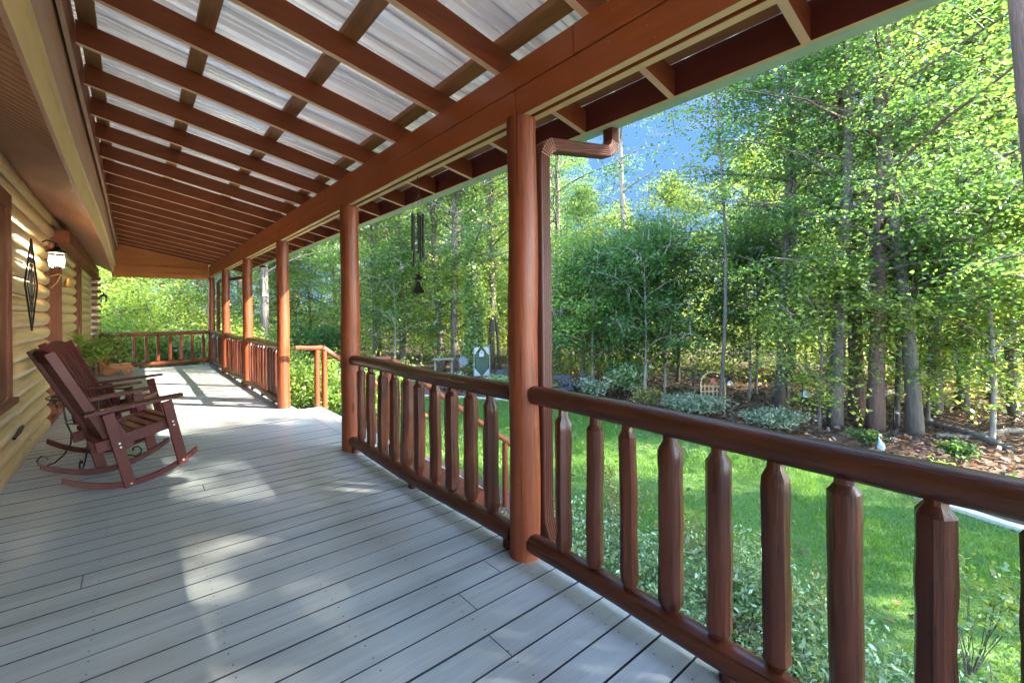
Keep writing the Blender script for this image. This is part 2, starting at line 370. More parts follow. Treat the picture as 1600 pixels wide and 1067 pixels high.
BEDEDGE = [(2.9, 14.8), (2.7, 11.8), (4.2, 10.6), (4.3, 8.8), (3.6, 7.6), (3.9, 6.6), (3.9, 4.3), (4.1, 3.4), (3.9, 2.4), (3.75, 1.4), (3.5, 0.4), (3.35, -1.0), (3.3, -4.0)]
LAWN = KERB + BEDEDGE
sheet('lawn', LAWN, G + 0.004, lawnm)
sheet('mulch_bed', [(1.75, -4)] + BEDEDGE[::-1][:-1] + [(2.9, 14.8), (1.75, 14.8)], G + 0.008, mulchm)
off = []
for i, p in enumerate(KERB):
    a = Vector(KERB[max(i - 1, 0)]); b = Vector(KERB[min(i + 1, len(KERB) - 1)]); d = (b - a).normalized(); off.append((p[0] + d.y * .12, p[1] - d.x * .12))
mb = MB(); k = len(KERB)
vs = [(x, y, G + .05) for x, y in KERB] + [(x, y, G + .05) for x, y in off] + [(x, y, G - .1) for x, y in KERB] + [(x, y, G - .1) for x, y in off]
fs = []
for i in range(k - 1): fs += [(i, i + 1, k + i + 1, k + i), (2 * k + i, 2 * k + i + 1, i + 1, i), (k + i, k + i + 1, 3 * k + i + 1, 3 * k + i)]
mb.add(vs, fs); prop(put('kerb', mb, kerbm), kind='structure')
off2 = []
for i, p in enumerate(KERB):
    a = Vector(KERB[max(i - 1, 0)]); b = Vector(KERB[min(i + 1, len(KERB) - 1)]); d = (b - a).normalized(); off2.append((p[0] + d.y * 2.0, p[1] - d.x * 2.0))
mb = MB(); mb.add([(x, y, G + .03) for x, y in off] + [(x, y, G + .035) for x, y in off2], [(i, i + 1, k + i + 1, k + i) for i in range(k - 1)])
prop(put('garden_bed', mb, mulchm), kind='structure')

def inpoly(P, poly):
    x, y = P[:, 0], P[:, 1]; c = np.zeros(len(P), bool); n = len(poly)
    for i in range(n):
        x1, y1 = poly[i]; x2, y2 = poly[(i + 1) % n]
        m = ((y1 > y) != (y2 > y)) & (x < (x2 - x1) * (y - y1) / (y2 - y1 + 1e-12) + x1); c ^= m
    return c
def grass():
    rng = np.random.default_rng(7); out = []
    for n, x0, x1, y0, y1, h, w in ((150000, 3.2, 9.3, -2.2, 5.2, .055, .007), (70000, 3.0, 9.4, 5.2, 10, .06, .011), (36000, 2.6, 9.2, 10, 15, .06, .016)):
        P = np.stack([rng.uniform(x0, x1, n), rng.uniform(y0, y1, n)], 1); P = P[inpoly(P, LAWN)]; m = len(P)
        an = rng.uniform(0, 2 * np.pi, m); ln = rng.uniform(0, 2 * np.pi, m); hh = h * rng.uniform(.5, 1.3, m) * (1 + .35 * np.sin(P[:, 0] * 2.1 + np.sin(P[:, 1] * 1.7) * 2))
        b = np.stack([P[:, 0], P[:, 1], np.full(m, G)], 1); u = np.stack([np.cos(an), np.sin(an), np.zeros(m)], 1) * w
        tip = b + np.stack([np.cos(ln) * hh * .6, np.sin(ln) * hh * .6, hh], 1)
        out.append(np.stack([b - u * .5, b + u * .5, tip], 1))
    o = npmesh('lawn_grass', np.concatenate(out), 3, grassm); prop(o, 'short bright green lawn grass inside the pale kerb', 'grass', kind='stuff')
grass()
def litter():
    rng = np.random.default_rng(9); n = 26000
    P = np.stack([rng.uniform(7.2, 20, n), rng.uniform(-3, 14, n)], 1); P = P[~inpoly(P, [(x + .3, y) for x, y in KERB] + BEDEDGE)]
    C = np.concatenate([P, (G + .05 + rng.uniform(-.02, .05, len(P)) + 0.006 * np.maximum(0, P[:, 0] - 16))[:, None]], 1)
    o = npmesh('leaf_litter', leaves(C, .11, rng, .7, .8), 4, litterl); prop(o, 'brown fallen leaves scattered over the woodland floor', 'fallen leaves', kind='stuff')
litter()
def lawn_debris():
    rng = np.random.default_rng(19); P = np.stack([rng.uniform(3, 9.3, 420), rng.uniform(-2, 14, 420)], 1); P = P[inpoly(P, LAWN)]
    C = np.concatenate([P, (G + .045 + rng.uniform(0, .015, len(P)))[:, None]], 1)
    o = npmesh('lawn_leaf_debris', leaves(C, .075, rng, .6, .85), 4, litterl); prop(o, 'a thin scatter of dry brown leaves on the lawn', 'fallen leaves', kind='stuff')
lawn_debris()

# ------------------------------------------------------------------ porch floor
PITCH = .152
def deck():
    mb = MB(); rnd = random.Random(3); y = -3.0 + 0.046; k = 0
    jn = {}
    while y < 14.48:
        g = .007 + rnd.random() * .004; zt = rnd.uniform(-.0015, .001)
        x0 = -.9; cuts = [1.56 if y < 14.5 else 1.9]
        j = [rnd.uniform(-.3, 1.3)] if rnd.random() < .22 else []
        if 1.60 < y < 1.66: j = [1.144]
        if 1.75 < y < 1.80: j = [1.4]
        ends = [x0] + j + [1.722]
        for a, b in zip(ends, ends[1:]):
            mb.box(a + (.002 if a != x0 else 0), b - .002, y + g / 2, y + PITCH - g / 2, -.035 + zt, zt); mb.m[-6:] = [1, 1, 1, 1, 1, 0]
        y += PITCH
        # landing boards outside the opening, running along the porch
    x = 1.725
    mb.box(1.725, 1.87, 4.35, 6.6, -.035, 0.0); mb.box(1.877, 2.02, 4.35, 6.6, -.035, -.001)
    o = put('deck_floor', mb, [deckm, plain('gap_shade_board_edge', (0.03, 0.035, 0.038), 0.9)], None, False, 0); prop(o, kind='structure'); return o  # near-black board sides put the shade of the gaps into the colour
deck()
mb = MB(); mb.box(-.9, 1.7, -3, 14.44, -.09, -.045); mb.box(1.70, 1.74, -3, 14.44, -.3, -.037); mb.box(1.74, 2.0, 4.37, 6.58, -.3, -.037)  # sheet under the boards is near black, painting shade into the gaps
mb.box(-.9, 1.7, 14.44, 14.47, -.3, -.037)
prop(put('deck_underside', mb, dark_int), kind='structure')
mb = MB(); rs_ = random.Random(77); y = -3.0 + .046
while y < 14.3:
    for jx in (-.55, -.14, .27, .68, 1.09, 1.5):
        for dy in (.035, .115):
            cx, cy = jx + rs_.uniform(-.006, .006), y + dy + rs_.uniform(-.005, .005)
            mb.add([(cx + .0038 * math.cos(a), cy + .0038 * math.sin(a), .0012) for a in (0, 1.05, 2.1, 3.14, 4.19, 5.24)], [(0, 1, 2, 3, 4, 5)])
    y += PITCH
prop(put('deck_screws', mb, dark_int), kind='structure')

# ------------------------------------------------------------------ log posts
PX = 1.60; POSTY = [1.80, 4.32, 6.87, 9.42, 11.96, 14.45]
plabels = ['thick glossy red-brown log post beside the ribbed brown downspout', 'log post at the far end of the nearest complete railing, before the steps',
           'log post standing on the far side of the opening to the steps', 'log post third from the far corner, between two railing bays',
           'slim looking log post second from the far corner of the porch', 'log post at the far corner of the porch, farthest of the row']
for i, y in enumerate(POSTY):
    rnd = random.Random(50 + i); n = 26
    pts = [(PX + .003 * math.sin(j * .4 + i), y + .003 * math.cos(j * .5 + i * 2), 0.001 + 2.334 * j / n) for j in range(n + 1)]
    rad = [(.078, .085, .077, .078, .078, .078)[i] + .0012 * math.sin(j * .5 + i) + rnd.uniform(-.0006, .0006) + (.004 * (1 - j / n)) for j in range(n + 1)]
    mb = MB(); mb.tube(pts, rad, 36, 0, True, 0.004, rnd)
    prop(put('porch_post', mb, red['z'], None, True), plabels[i], 'post', 'log posts holding up the porch roof')

# ------------------------------------------------------------------ railings
def log_tube(a, b, r, seed, n=14, mat='y', wob=.006, seg=22, taper=True):
    rnd = random.Random(seed); a = Vector(a); b = Vector(b); ph = rnd.random() * 6; mb = MB(); pts = []; rad = []
    perp = (b - a).normalized().orthogonal()
    for j in range(seg + 1):
        t = j / seg; p = a.lerp(b, t) + perp * wob * math.sin(ph + t * 7) + Vector((0, 0, wob * .6 * math.sin(ph * 2 + t * 5)))
        pts.append(p); q = r * (1 + .03 * math.sin(ph + t * 9)) + rnd.uniform(-.0015, .0015)
        rad.append(q)
    if taper:
        L = (b - a).length; d = (b - a).normalized()
        pts = [a] + [pts[0] + d * .012] + pts[1:-1] + [pts[-1] - d * .012] + [b]; rad = [r * .72] + [rad[0]] + rad[1:-1] + [rad[-1]] + [r * .72]
    mb.tube(pts, rad, n, 0, True, .03, rnd); return mb
def baluster(x, y, z0, z1, r, seed):
    rnd = random.Random(seed); mb = MB(); n = 14; sb = r * rnd.uniform(.55, .95); st = r * rnd.uniform(.5, .8)
    zt = z1 - .042 + rnd.uniform(-.006, .004); za = z0 + .016
    zz = [z0, za, za + sb]; rr = [r * .58, r * .6, r]
    for j in range(1, 14): zz.append(za + sb + (zt - st - za - sb) * j / 14); rr.append(r * (1 + .02 * math.sin(seed + j * .8)) + rnd.uniform(-.0012, .0012))
    zz += [zt - st, zt, z1]; rr += [r, r * .6, r * .56]
    L = z1 - z0; lx, ly = rnd.uniform(-.008, .008), rnd.uniform(-.008, .008)
    pts = [(x + lx * (z - z0) / L + .002 * math.sin(z * 13 + seed), y + ly * (z - z0) / L, z) for z in zz]
    mb.tube(pts, rr, n, 0, True, .09, rnd); return mb
def railing(y0, y1, ys, rs, label, seed, blocks, x=PX, wob=.006):
    root = empty('log_railing', (x, (y0 + y1) / 2, 0), label, 'railing', 'log railing bays between the porch posts')
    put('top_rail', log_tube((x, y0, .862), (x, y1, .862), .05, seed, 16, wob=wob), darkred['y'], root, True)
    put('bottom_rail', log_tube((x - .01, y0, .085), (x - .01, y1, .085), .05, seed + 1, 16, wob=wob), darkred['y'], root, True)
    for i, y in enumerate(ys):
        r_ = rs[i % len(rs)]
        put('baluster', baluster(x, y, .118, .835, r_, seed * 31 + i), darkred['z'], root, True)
    for y in blocks:
        mb = MB(); mb.tube([(x - .005, y, .001), (x - .005, y, .05)], [.036, .036], 16)
        put('support_block', mb, darkred['z'], root, True)
    return root
railing(-1.3, 1.735, [1.515 - .19 * i for i in range(14)], [.042, .039, .037, .045, .0435, .0415, .0425, .0425, .044], 'nearest log railing crossing the lower right, cut by the photo edge', 3, [.715, -.4])
railing(1.87, 4.26, [4.06, 3.835, 3.6, 3.37, 3.165, 2.96, 2.73, 2.515, 2.305, 2.09], [.039, .041, .043, .043, .049, .042, .040, .047, .045, .043], 'railing bay between the two nearest log posts, ten pointed balusters', 7, [1.93, 3.058, 4.19], wob=.005)
for (a, b, lab, sd, nn) in ((6.94, 9.35, 'railing bay just past the steps opening, first beyond it', 11, 11), (9.49, 11.89, 'railing bay between the third and second posts from the far corner', 13, 11), (12.03, 14.38, 'farthest side railing bay, ending at the corner post', 17, 11)):
    st = (b - a) / (nn + .6); railing(a, b, [a + st * (i + .8) for i in range(nn)], [.034, .037, .033, .036], lab, sd, [a + .4, (a + b) / 2, b - .4], wob=.009)
# end railing across the far end
root = empty('log_railing', (.5, 14.45, 0), 'railing across the far end of the porch, parallel to the boards', 'railing', 'log railing bays between the porch posts')
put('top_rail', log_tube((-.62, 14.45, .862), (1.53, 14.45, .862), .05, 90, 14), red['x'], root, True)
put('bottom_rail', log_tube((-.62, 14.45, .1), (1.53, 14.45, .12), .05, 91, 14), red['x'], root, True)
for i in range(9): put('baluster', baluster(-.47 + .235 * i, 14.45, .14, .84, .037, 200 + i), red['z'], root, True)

# ------------------------------------------------------------------ steps with handrails
root = empty('porch_steps', (2.9, 5.47, G), 'blue-grey wooden steps going down to the lawn from the porch opening', 'steps')
NST = 6; rise = -G / NST; run = .28
mb = MB()
for i in range(1, NST):
    x0 = 2.02 + run * (i - 1); mbt = MB(); mbt.box(x0, x0 + run + .02, 4.36, 6.6, -rise * i - .035, -rise * i); put('tread', mbt, deckm, root, False, .003)
    mb.box(x0 + .004, x0 + .024, 4.4, 6.56, -rise * (i + 1), -rise * i - .036)
put('riser', mb, deckm, root)
for yy in (4.33, 6.61):
    mb = MB(); mb.poly([(2.0, -.3), (2.0, -.04), (2.06, -.04), (2.02 + run * 5, G + .19), (2.02 + run * 5, G), (3.1, G)], (yy, yy + .03), 'y'); put('stringer', mb, darkred['x'], root)
def handrail(y, label, posts, x0=1.69):
    root = empty('stair_handrail', (2.05, y, 0), label, 'handrail', 'log handrails either side of the steps')
    sl = -.745
    put('level_rail', log_tube((x0, y, .845), (2.045, y, .832), .031, int(y * 10), 12, wob=.002, seg=8, taper=False), red['x'], root, True)
    put('sloping_rail', log_tube((2.05, y, .832), (3.72, y, .832 + 1.67 * sl), .034, int(y * 10) + 1, 12, wob=.003, seg=12), red['x'], root, True)
    for x in posts:
        zt = (.832 if x < 2.05 else .832 + (x - 2.05) * sl) - .03
        kstep = max(0, math.ceil((x - 2.02) / run)); zb = -rise * min(kstep, NST)
        mb = MB(); mb.tube([(x, y, zb), (x, y, (zb + zt) / 2), (x, y, zt)], [.036, .038, .035], 14, 0, True, .03)
        put('handrail_post', mb, red['z'], root, True)
handrail(6.62, 'handrail on the far side of the steps, starting level at the third post', [1.975, 2.075, 2.75, 3.5])
handrail(4.40, 'handrail on the near side of the steps, sloping down behind the balusters', [2.02, 2.56, 3.28, 3.58])

# ------------------------------------------------------------------ porch roof
def zb(x): return 2.63 + .205 * (1.55 - x)
XL, XR = -.265, 2.275
roof = empty('porch_roof', (1.0, 5.5, 2.335), 'lean-to porch roof with red-brown rafters under ribbed metal sheets', 'roof')
mb = MB(); rnd = random.Random(8)
def raf(y, rnd):
    mb = MB(); w = .038; dz = rnd.uniform(-.004, .004); dy = rnd.uniform(-.008, .008)
    pts = []
    for x in (XL, XR): pts += [(x, zb(x) + dz, zb(x) + .14)]
    vs = []
    for yy in (y - w / 2, y + w / 2):
        for x, a, b in pts: vs += [(x, yy + (dy if x > 1 else 0), a), (x, yy + (dy if x > 1 else 0), b)]
    mb.add(vs, [(0, 1, 3, 2), (4, 6, 7, 5), (0, 4, 5, 1), (2, 3, 7, 6), (1, 5, 7, 3)], 0)
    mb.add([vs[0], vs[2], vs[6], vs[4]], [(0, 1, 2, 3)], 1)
    return mb
for i in range(-8, 20):
    y = 2.585 + .64 * i
    if y > 14.6: break
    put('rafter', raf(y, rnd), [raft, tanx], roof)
for x in (-.21, .34, .96, 1.585, 2.18):
    mb = MB(); z0 = zb(x) + .14; s_ = -.205 * .045
    mb.add([(x - .045, yy, z0 - s_ + d) for yy in (-3, 14.6) for d in (0.001, .038)] + [(x + .045, yy, z0 + s_ + d) for yy in (-3, 14.6) for d in (.001, .038)],
           [(0, 1, 3, 2), (4, 6, 7, 5), (0, 4, 5, 1), (2, 3, 7, 6), (0, 2, 6, 4), (1, 5, 7, 3)])
    put('purlin', mb, purl, roof)
mb = MB(); y = -3.0; prof = []
while y < 14.7:
    prof += [(y, 0), (y + .035, 0), (y + .05, .03), (y + .08, .03), (y + .095, 0), (y + .145, 0), (y + .15, .007), (y + .16, .007), (y + .165, 0), (y + .2, 0), (y + .205, .007), (y + .215, .007), (y + .22, 0)]; y += .245
vs = []
for (yy, dz) in prof:
    for x in (-.36, 2.36): vs.append((x, yy, zb(x) + .18 + dz))
mb.add(vs, [(2 * i, 2 * i + 1, 2 * i + 3, 2 * i + 2) for i in range(len(prof) - 1)])
put('metal_sheet', mb, metalm, roof)
# beam: two plies and an upper course
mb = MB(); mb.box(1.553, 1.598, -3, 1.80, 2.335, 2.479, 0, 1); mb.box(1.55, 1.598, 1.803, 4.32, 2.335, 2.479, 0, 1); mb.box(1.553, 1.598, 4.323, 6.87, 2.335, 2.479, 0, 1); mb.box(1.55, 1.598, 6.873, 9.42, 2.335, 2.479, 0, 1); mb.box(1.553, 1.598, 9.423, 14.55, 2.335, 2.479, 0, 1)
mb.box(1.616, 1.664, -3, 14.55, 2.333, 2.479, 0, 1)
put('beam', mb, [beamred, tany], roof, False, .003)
mb = MB()
for a, b, o_ in ((-3, 1.38, .0), (1.383, 4.86, .003), (4.863, 9.0, 0), (9.003, 14.55, .003)): mb.box(1.548 + o_, 1.66, a, b, 2.483, 2.625, 0)
put('upper_beam_course', mb, beamred, roof, False, .003)
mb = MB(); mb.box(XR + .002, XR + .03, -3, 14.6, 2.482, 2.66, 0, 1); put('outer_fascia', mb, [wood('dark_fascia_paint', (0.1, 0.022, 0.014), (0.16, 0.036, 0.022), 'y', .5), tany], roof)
# end beam and gable board
mb = MB(); mb.box(-.40, 1.545, 14.42, 14.47, 2.262, 2.40, 0); mb.box(-.40, 1.545, 14.43, 14.47, 2.403, 2.56, 0); lit_orange = wood('lit_orange_brown_paint', (0.4, 0.13, 0.035), (0.52, 0.2, 0.06), 'x', 0.5); put('end_beam', mb, lit_orange, roof, False, .003)  # lighter orange puts bounced sunlight on the far end into the paint colour
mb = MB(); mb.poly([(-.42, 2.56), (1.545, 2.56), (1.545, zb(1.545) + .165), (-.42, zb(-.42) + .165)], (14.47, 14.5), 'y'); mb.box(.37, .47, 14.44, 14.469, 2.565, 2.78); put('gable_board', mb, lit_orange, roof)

# header and fascia boards of the house eave
root = empty('house_eave', (-.5, 5.5, 2.34), 'house eave with grooved brown soffit and stepped pale fascia boards', 'eave')
def wavy(xa, xb, z0, z1, mat, name, mbot=None, amp=1.0, seed=0, joints=()):
    mb = MB(); ys = np.linspace(-3, 14.6, 60); vs = []
    for yy in ys:
        o = amp * (.008 * math.sin(yy * .9 + seed) - .05 * max(0, (yy - 10.5) / 4) ** 2 + .03 * max(0, (yy - 12) / 2.5)); dz = amp * (.008 * math.sin(yy * 1.1 + seed) - .03 * max(0, (yy - 11) / 3.5))
        vs += [(xa + o, yy, z0 + dz), (xb + o, yy, z0 + dz), (xb + o, yy, z1), (xa + o, yy, z1)]
    for i in range(len(ys) - 1):
        b_ = 4 * i
        mb.add([], [])
        mb.f += [(b_, b_ + 1, b_ + 5, b_ + 4)]; mb.m += [1 if mbot else 0]
        mb.f += [(b_ + 1, b_ + 2, b_ + 6, b_ + 5), (b_ + 2, b_ + 3, b_ + 7, b_ + 6), (b_ + 3, b_, b_ + 4, b_ + 7)]; mb.m += [0] * 3
    mb.v = vs; mb.f += [(0, 1, 2, 3), tuple(range(len(vs) - 4, len(vs)))]; mb.m += [0, 0]
    return put(name, mb, [mat, mbot] if mbot else mat, root)
wavy(-.352, -.332, 2.335, 2.56, fasc, 'lower_fascia', pinkb)
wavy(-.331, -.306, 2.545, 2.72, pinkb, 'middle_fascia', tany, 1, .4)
wavy(-.33, -.31, 2.70, 3.1, soff, 'recess_board', None, .6, .2)
wavy(-.292, -.268, 2.915, 3.16, raft, 'ledger', pinkb, 0.5, 1)
# soffit: planks running out from the wall
mb = MB(); x0, z0, x1, z1 = -.80, 2.60, -.345, 2.352; y = -3
while y < 14.6:
    zo = 0
    mb.add([(x0, y + .003, z0), (x1, y + .003, z1), (x1, y + .071, z1), (x0, y + .071, z0), (x0, y + .003, z0 + .02), (x1, y + .003, z1 + .02), (x1, y + .071, z1 + .02), (x0, y + .071, z0 + .02)],
           [(0, 1, 2, 3), (4, 5, 6, 7), (0, 1, 5, 4), (3, 2, 6, 7)]); y += .084
mb.add([(x0, -3, z0 + .021), (x1, -3, z1 + .021), (x1, 14.6, z1 + .021), (x0, 14.6, z0 + .021)], [(0, 1, 2, 3)])
mb.m[-1] = 1; put('soffit', mb, [soff, dark_int], root)

# ------------------------------------------------------------------ log house
house = empty('log_house', (-.84, 6, G), 'log house wall of stacked honey-coloured round logs with brown trim', 'house')
openings = [(3.9, 5.32, .66, 2.16), (7.62, 8.5, .02, 2.06), (10.85, 11.65, .5, 2.08)]
mb = MB(); rnd = random.Random(12); r_ = .0835
for k_ in range(17):
    z = -.038 + .155 * k_ + .0; zc = z + .0775
    segs = [(-3, 14.62)]
    for (a, b, zl, zh) in openings:
        if zl < zc < zh: segs = [s_ for (p, q) in segs for s_ in ((p, min(q, a)), (max(p, b), q)) if s_[1] > s_[0] + .02]
    for a, b in segs:
        n = max(3, int((b - a) / .35)); ph = rnd.random() * 6; cuts = []
        yy = np.linspace(a, b, n + 1); pts = []; rad = []
        for j, q in enumerate(yy):
            if j == 0: pts += [(-.84, q, zc), (-.84, q + .015, zc), (-.84, q + .04, zc)]; rad += [r_ * .55, r_ * .85, r_]
            elif j == n: pts += [(-.84, q - .04, zc), (-.84, q - .015, zc), (-.84, q, zc)]; rad += [r_, r_ * .85, r_ * .55]
            else: pts.append((-.84 + .004 * math.sin(ph + q * 1.3), q, zc)); rad.append(r_ + .002 * math.sin(ph + q * 2))
        mb.tube(pts, rad, 22, 0, True, .0)
        # butt joint ring
        if b - a > 4:
            q = rnd.uniform(a + 1.5, b - 1.5)
            mb.tube([(-.84, q, zc), (-.84, q + .006, zc)], [r_ + .002, r_ + .002], 22, 1, False)
put('log_wall', mb, [logm, dark_int], house, True)
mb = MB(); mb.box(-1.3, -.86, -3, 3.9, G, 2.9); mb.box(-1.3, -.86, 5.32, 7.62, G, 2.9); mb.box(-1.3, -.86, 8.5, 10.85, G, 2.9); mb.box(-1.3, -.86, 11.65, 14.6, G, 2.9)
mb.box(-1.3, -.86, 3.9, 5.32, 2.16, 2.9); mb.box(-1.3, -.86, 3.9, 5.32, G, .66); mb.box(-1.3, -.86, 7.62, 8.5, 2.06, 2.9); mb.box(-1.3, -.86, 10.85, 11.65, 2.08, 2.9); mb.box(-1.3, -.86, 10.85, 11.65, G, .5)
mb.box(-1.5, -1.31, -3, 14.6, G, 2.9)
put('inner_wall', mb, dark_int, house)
mb = MB(); mb.add([(-.30, -3.2, 3.28), (-6, -3.2, 6.0), (-6, 14.9, 6.0), (-.30, 14.9, 3.28), (-.30, -3.2, 3.34), (-6, -3.2, 6.06), (-6, 14.9, 6.06), (-.30, 14.9, 3.34)], [(0, 1, 2, 3), (4, 5, 6, 7), (0, 1, 5, 4), (2, 3, 7, 6), (0, 3, 7, 4), (1, 2, 6, 5)])
put('main_roof', mb, darkroof, house)
mb = MB(); mb.box(-8, -1.5, -3, -2.9, G, 5); mb.box(-8, -1.5, 14.5, 14.6, G, 3.0); put('side_wall', mb, logm, house)
def window(a, b, zl, zh):
    w = MB(); t = .11; xo = -.745
    w.box(-.92, xo, a - .02, a + t, zl, zh); w.box(-.92, xo, b - t, b + .02, zl, zh); w.box(-.92, xo - .012, b - .42, b - t - .032, zl, zh); w.box(-.92, xo + .002, a - .02, b + .02, zh, zh + .12); w.box(-.92, xo + .03, a - .05, b + .05, zl - .05, zl)
    w.box(-.92, xo - .03, b - t - .03, b - t, zl, zh); w.box(-.91, -.8, a + t, b - t, (zl + zh) / 2 - .02, (zl + zh) / 2 + .02)
    o = put('window', w, trimm, house, False, .004)
    p = MB(); p.box(-.9, -.89, a + t, b - t, zl, zh); q = put('pane', p, winglass, None)
    q.data.transform(Matrix.Translation(-parent_world(o))); q.parent = o
window(*openings[0]); window(*openings[2])
w = MB(); a, b, zl, zh = openings[1]; xo = -.735
w.box(-.98, xo - .03, a, a + .05, .02, zh); w.box(-.98, xo, b - .13, b + .0, .02, zh); w.box(-.98, xo + .002, a, b, zh, zh + .13); w.box(-.98, xo - .04, b - .17, b - .13, .02, zh); w.box(-1.0, -.76, a, b, .0, .03)
door = put('door', w, trimm, house, False, .004)
p = MB(); p.box(-.99, -.95, a + .05, b - .13, .03, zh); q = put('door_leaf', p, trimm, None); q.data.transform(Matrix.Translation(-parent_world(door))); q.parent = door
p = MB(); p.tube([(-.95, b - .25, .98), (-.91, b - .25, .98)], .02, 10); p.lathe([(0.001, .95), (.028, .96), (.028, 1.0), (.001, 1.01)], -.9, b - .25, 12); q = put('door_handle', p, brass, None, True); q.data.transform(Matrix.Translation(-parent_world(door))); q.parent = door
# boxed header along the wall top past the door
mb = MB(); mb.box(-.80, -.615, 8.02, 14.3, 2.235, 2.405); put('boxed_header', mb, red['y'], house, False, .004)
# crossed corner logs at the far corner
for k_ in range(15):
    z = .0 + .155 * k_
    mb = MB(); mb.box(-.98, -.60, 14.50, 14.64, z + .005, z + .075, 0); put('corner_log_end', mb, red['x'], house, False, .004)
    mb = MB(); mb.tube([(-.98, 14.60, z + .115), (-.66, 14.60, z + .115)], .045, 14); put('corner_log_end', mb, palelog, house, True)

# ------------------------------------------------------------------ gutter and downspouts
gut = empty('gutter', (2.37, 5.5, 2.49), 'long pale green gutter along the porch eave', 'gutter')
mb = MB(); P = [(2.308, 2.60), (2.308, 2.488), (2.33, 2.482), (2.40, 2.485), (2.42, 2.51), (2.405, 2.54), (2.44, 2.58), (2.445, 2.605)]
n_ = len(P); mb.add([(x, -3, z) for x, z in P] + [(x, 14.7, z) for x, z in P], [(i, i + 1, n_ + i + 1, n_ + i) for i in range(n_ - 1)] + [tuple(range(n_)), tuple(range(n_, 2 * n_))]); put('trough', mb, gutm, gut)
def spout(y, gy, label, elbow_y=None):
    root = empty('downspout', (1.742, y, G), label, 'downspout', 'brown ribbed downspouts under the gutter')
    def ribbed(path, name, wid=.038, dep=.034, seams=False):
        mb = MB(); pts = [Vector(p) for p in path]; prof = []
        for (ux, uy) in ((-1, -1), (1, -1), (1, 1), (-1, 1)):
            pass
        ring = []
        N = 5
        for s_ in range(4):
            for j in range(N * 2):
                t = -1 + 2 * j / (N * 2); rr = 1.0 + (.08 if j % 2 else -.06)
                q = [(t, -1), (1, t), (-t, 1), (-1, -t)][s_]
                ring.append((q[0] * (rr if s_ in (1, 3) else 1), q[1] * (rr if s_ in (0, 2) else 1)))
        k = len(pts); n = len(ring); vs = []; prev = None
        for i, p in enumerate(pts):
            d = (pts[min(i + 1, k - 1)] - pts[max(i - 1, 0)]).normalized(); v = Vector((0, 1, 0)); v = (v - d * v.dot(d)).normalized(); u = v.cross(d)
            vs += [p + u * a * dep + v * b_ * wid for a, b_ in ring]
        fs = [(i * n + j, i * n + (j + 1) % n, (i + 1) * n + (j + 1) % n, (i + 1) * n + j) for i in range(k - 1) for j in range(n)]
        mb.add(vs, fs); return put(name, mb, downm, root)
    ey = y if elbow_y is None else elbow_y
    up = []; xo, zo = 2.375, 2.48
    for t in np.linspace(0, 1, 10):
        a = t * math.pi / 2 * .92; up.append((xo - .09 * (1 - math.cos(a)), gy, zo - .07 - .09 * math.sin(a)))
    lo = []
    xe, ze = 1.742, 2.15
    for t in np.linspace(0, 1, 10):
        a = t * math.pi / 2 * .92; lo.append((xe + .1 * (1 - math.sin(a)) , gy + (y - gy) * 1, ze + .1 * math.cos(a) * 1))
    lo = [(xe + .1 * (1 - math.cos(t)), y, ze + .1 * math.sin(t)) for t in np.linspace(1.42, 0, 10)]
    ribbed([(xo, gy, zo + .02), (xo, gy, zo - .03)] + up, 'upper_elbow')
    ribbed([up[-1], lo[0]], 'cross_pipe')
    ribbed(lo, 'lower_elbow')
    ribbed([(xe, y, ze), (xe, y, 1.66)], 'down_pipe', .038, .034)
    ribbed([(xe, y, 1.68), (xe, y, .25)], 'down_pipe', .041, .037)
    ribbed([(xe, y, .26), (xe + .005, y, .16), (xe + .04, y, .05), (xe + .1, y, -.05), (xe + .12, y, -.2), (xe + .12, y, G + .1)], 'bottom_elbow', .041, .037)
    for src in (up[1:-1:1], lo[1:-1:1]):
        for i in range(0, len(src) - 1):
            a = Vector(src[i]); b_ = Vector(src[i + 1]); d = (b_ - a).normalized(); mid = (a + b_) / 2; u = Vector((0, 1, 0)).cross(d)
            m2 = MB(); ring = [mid + u * sx * .0365 + Vector((0, sy * .0405, 0)) for sx, sy in ((-1, -1), (1, -1), (1, 1), (-1, 1), (-1, -1))]
            m2.tube(ring, .0014, 5); put('crimp', m2, seam, root)
spout(1.80, 1.80, 'brown ribbed downspout behind the nearest thick post')
spout(14.35, 13.6, 'distant brown downspout bending in at the far corner post')

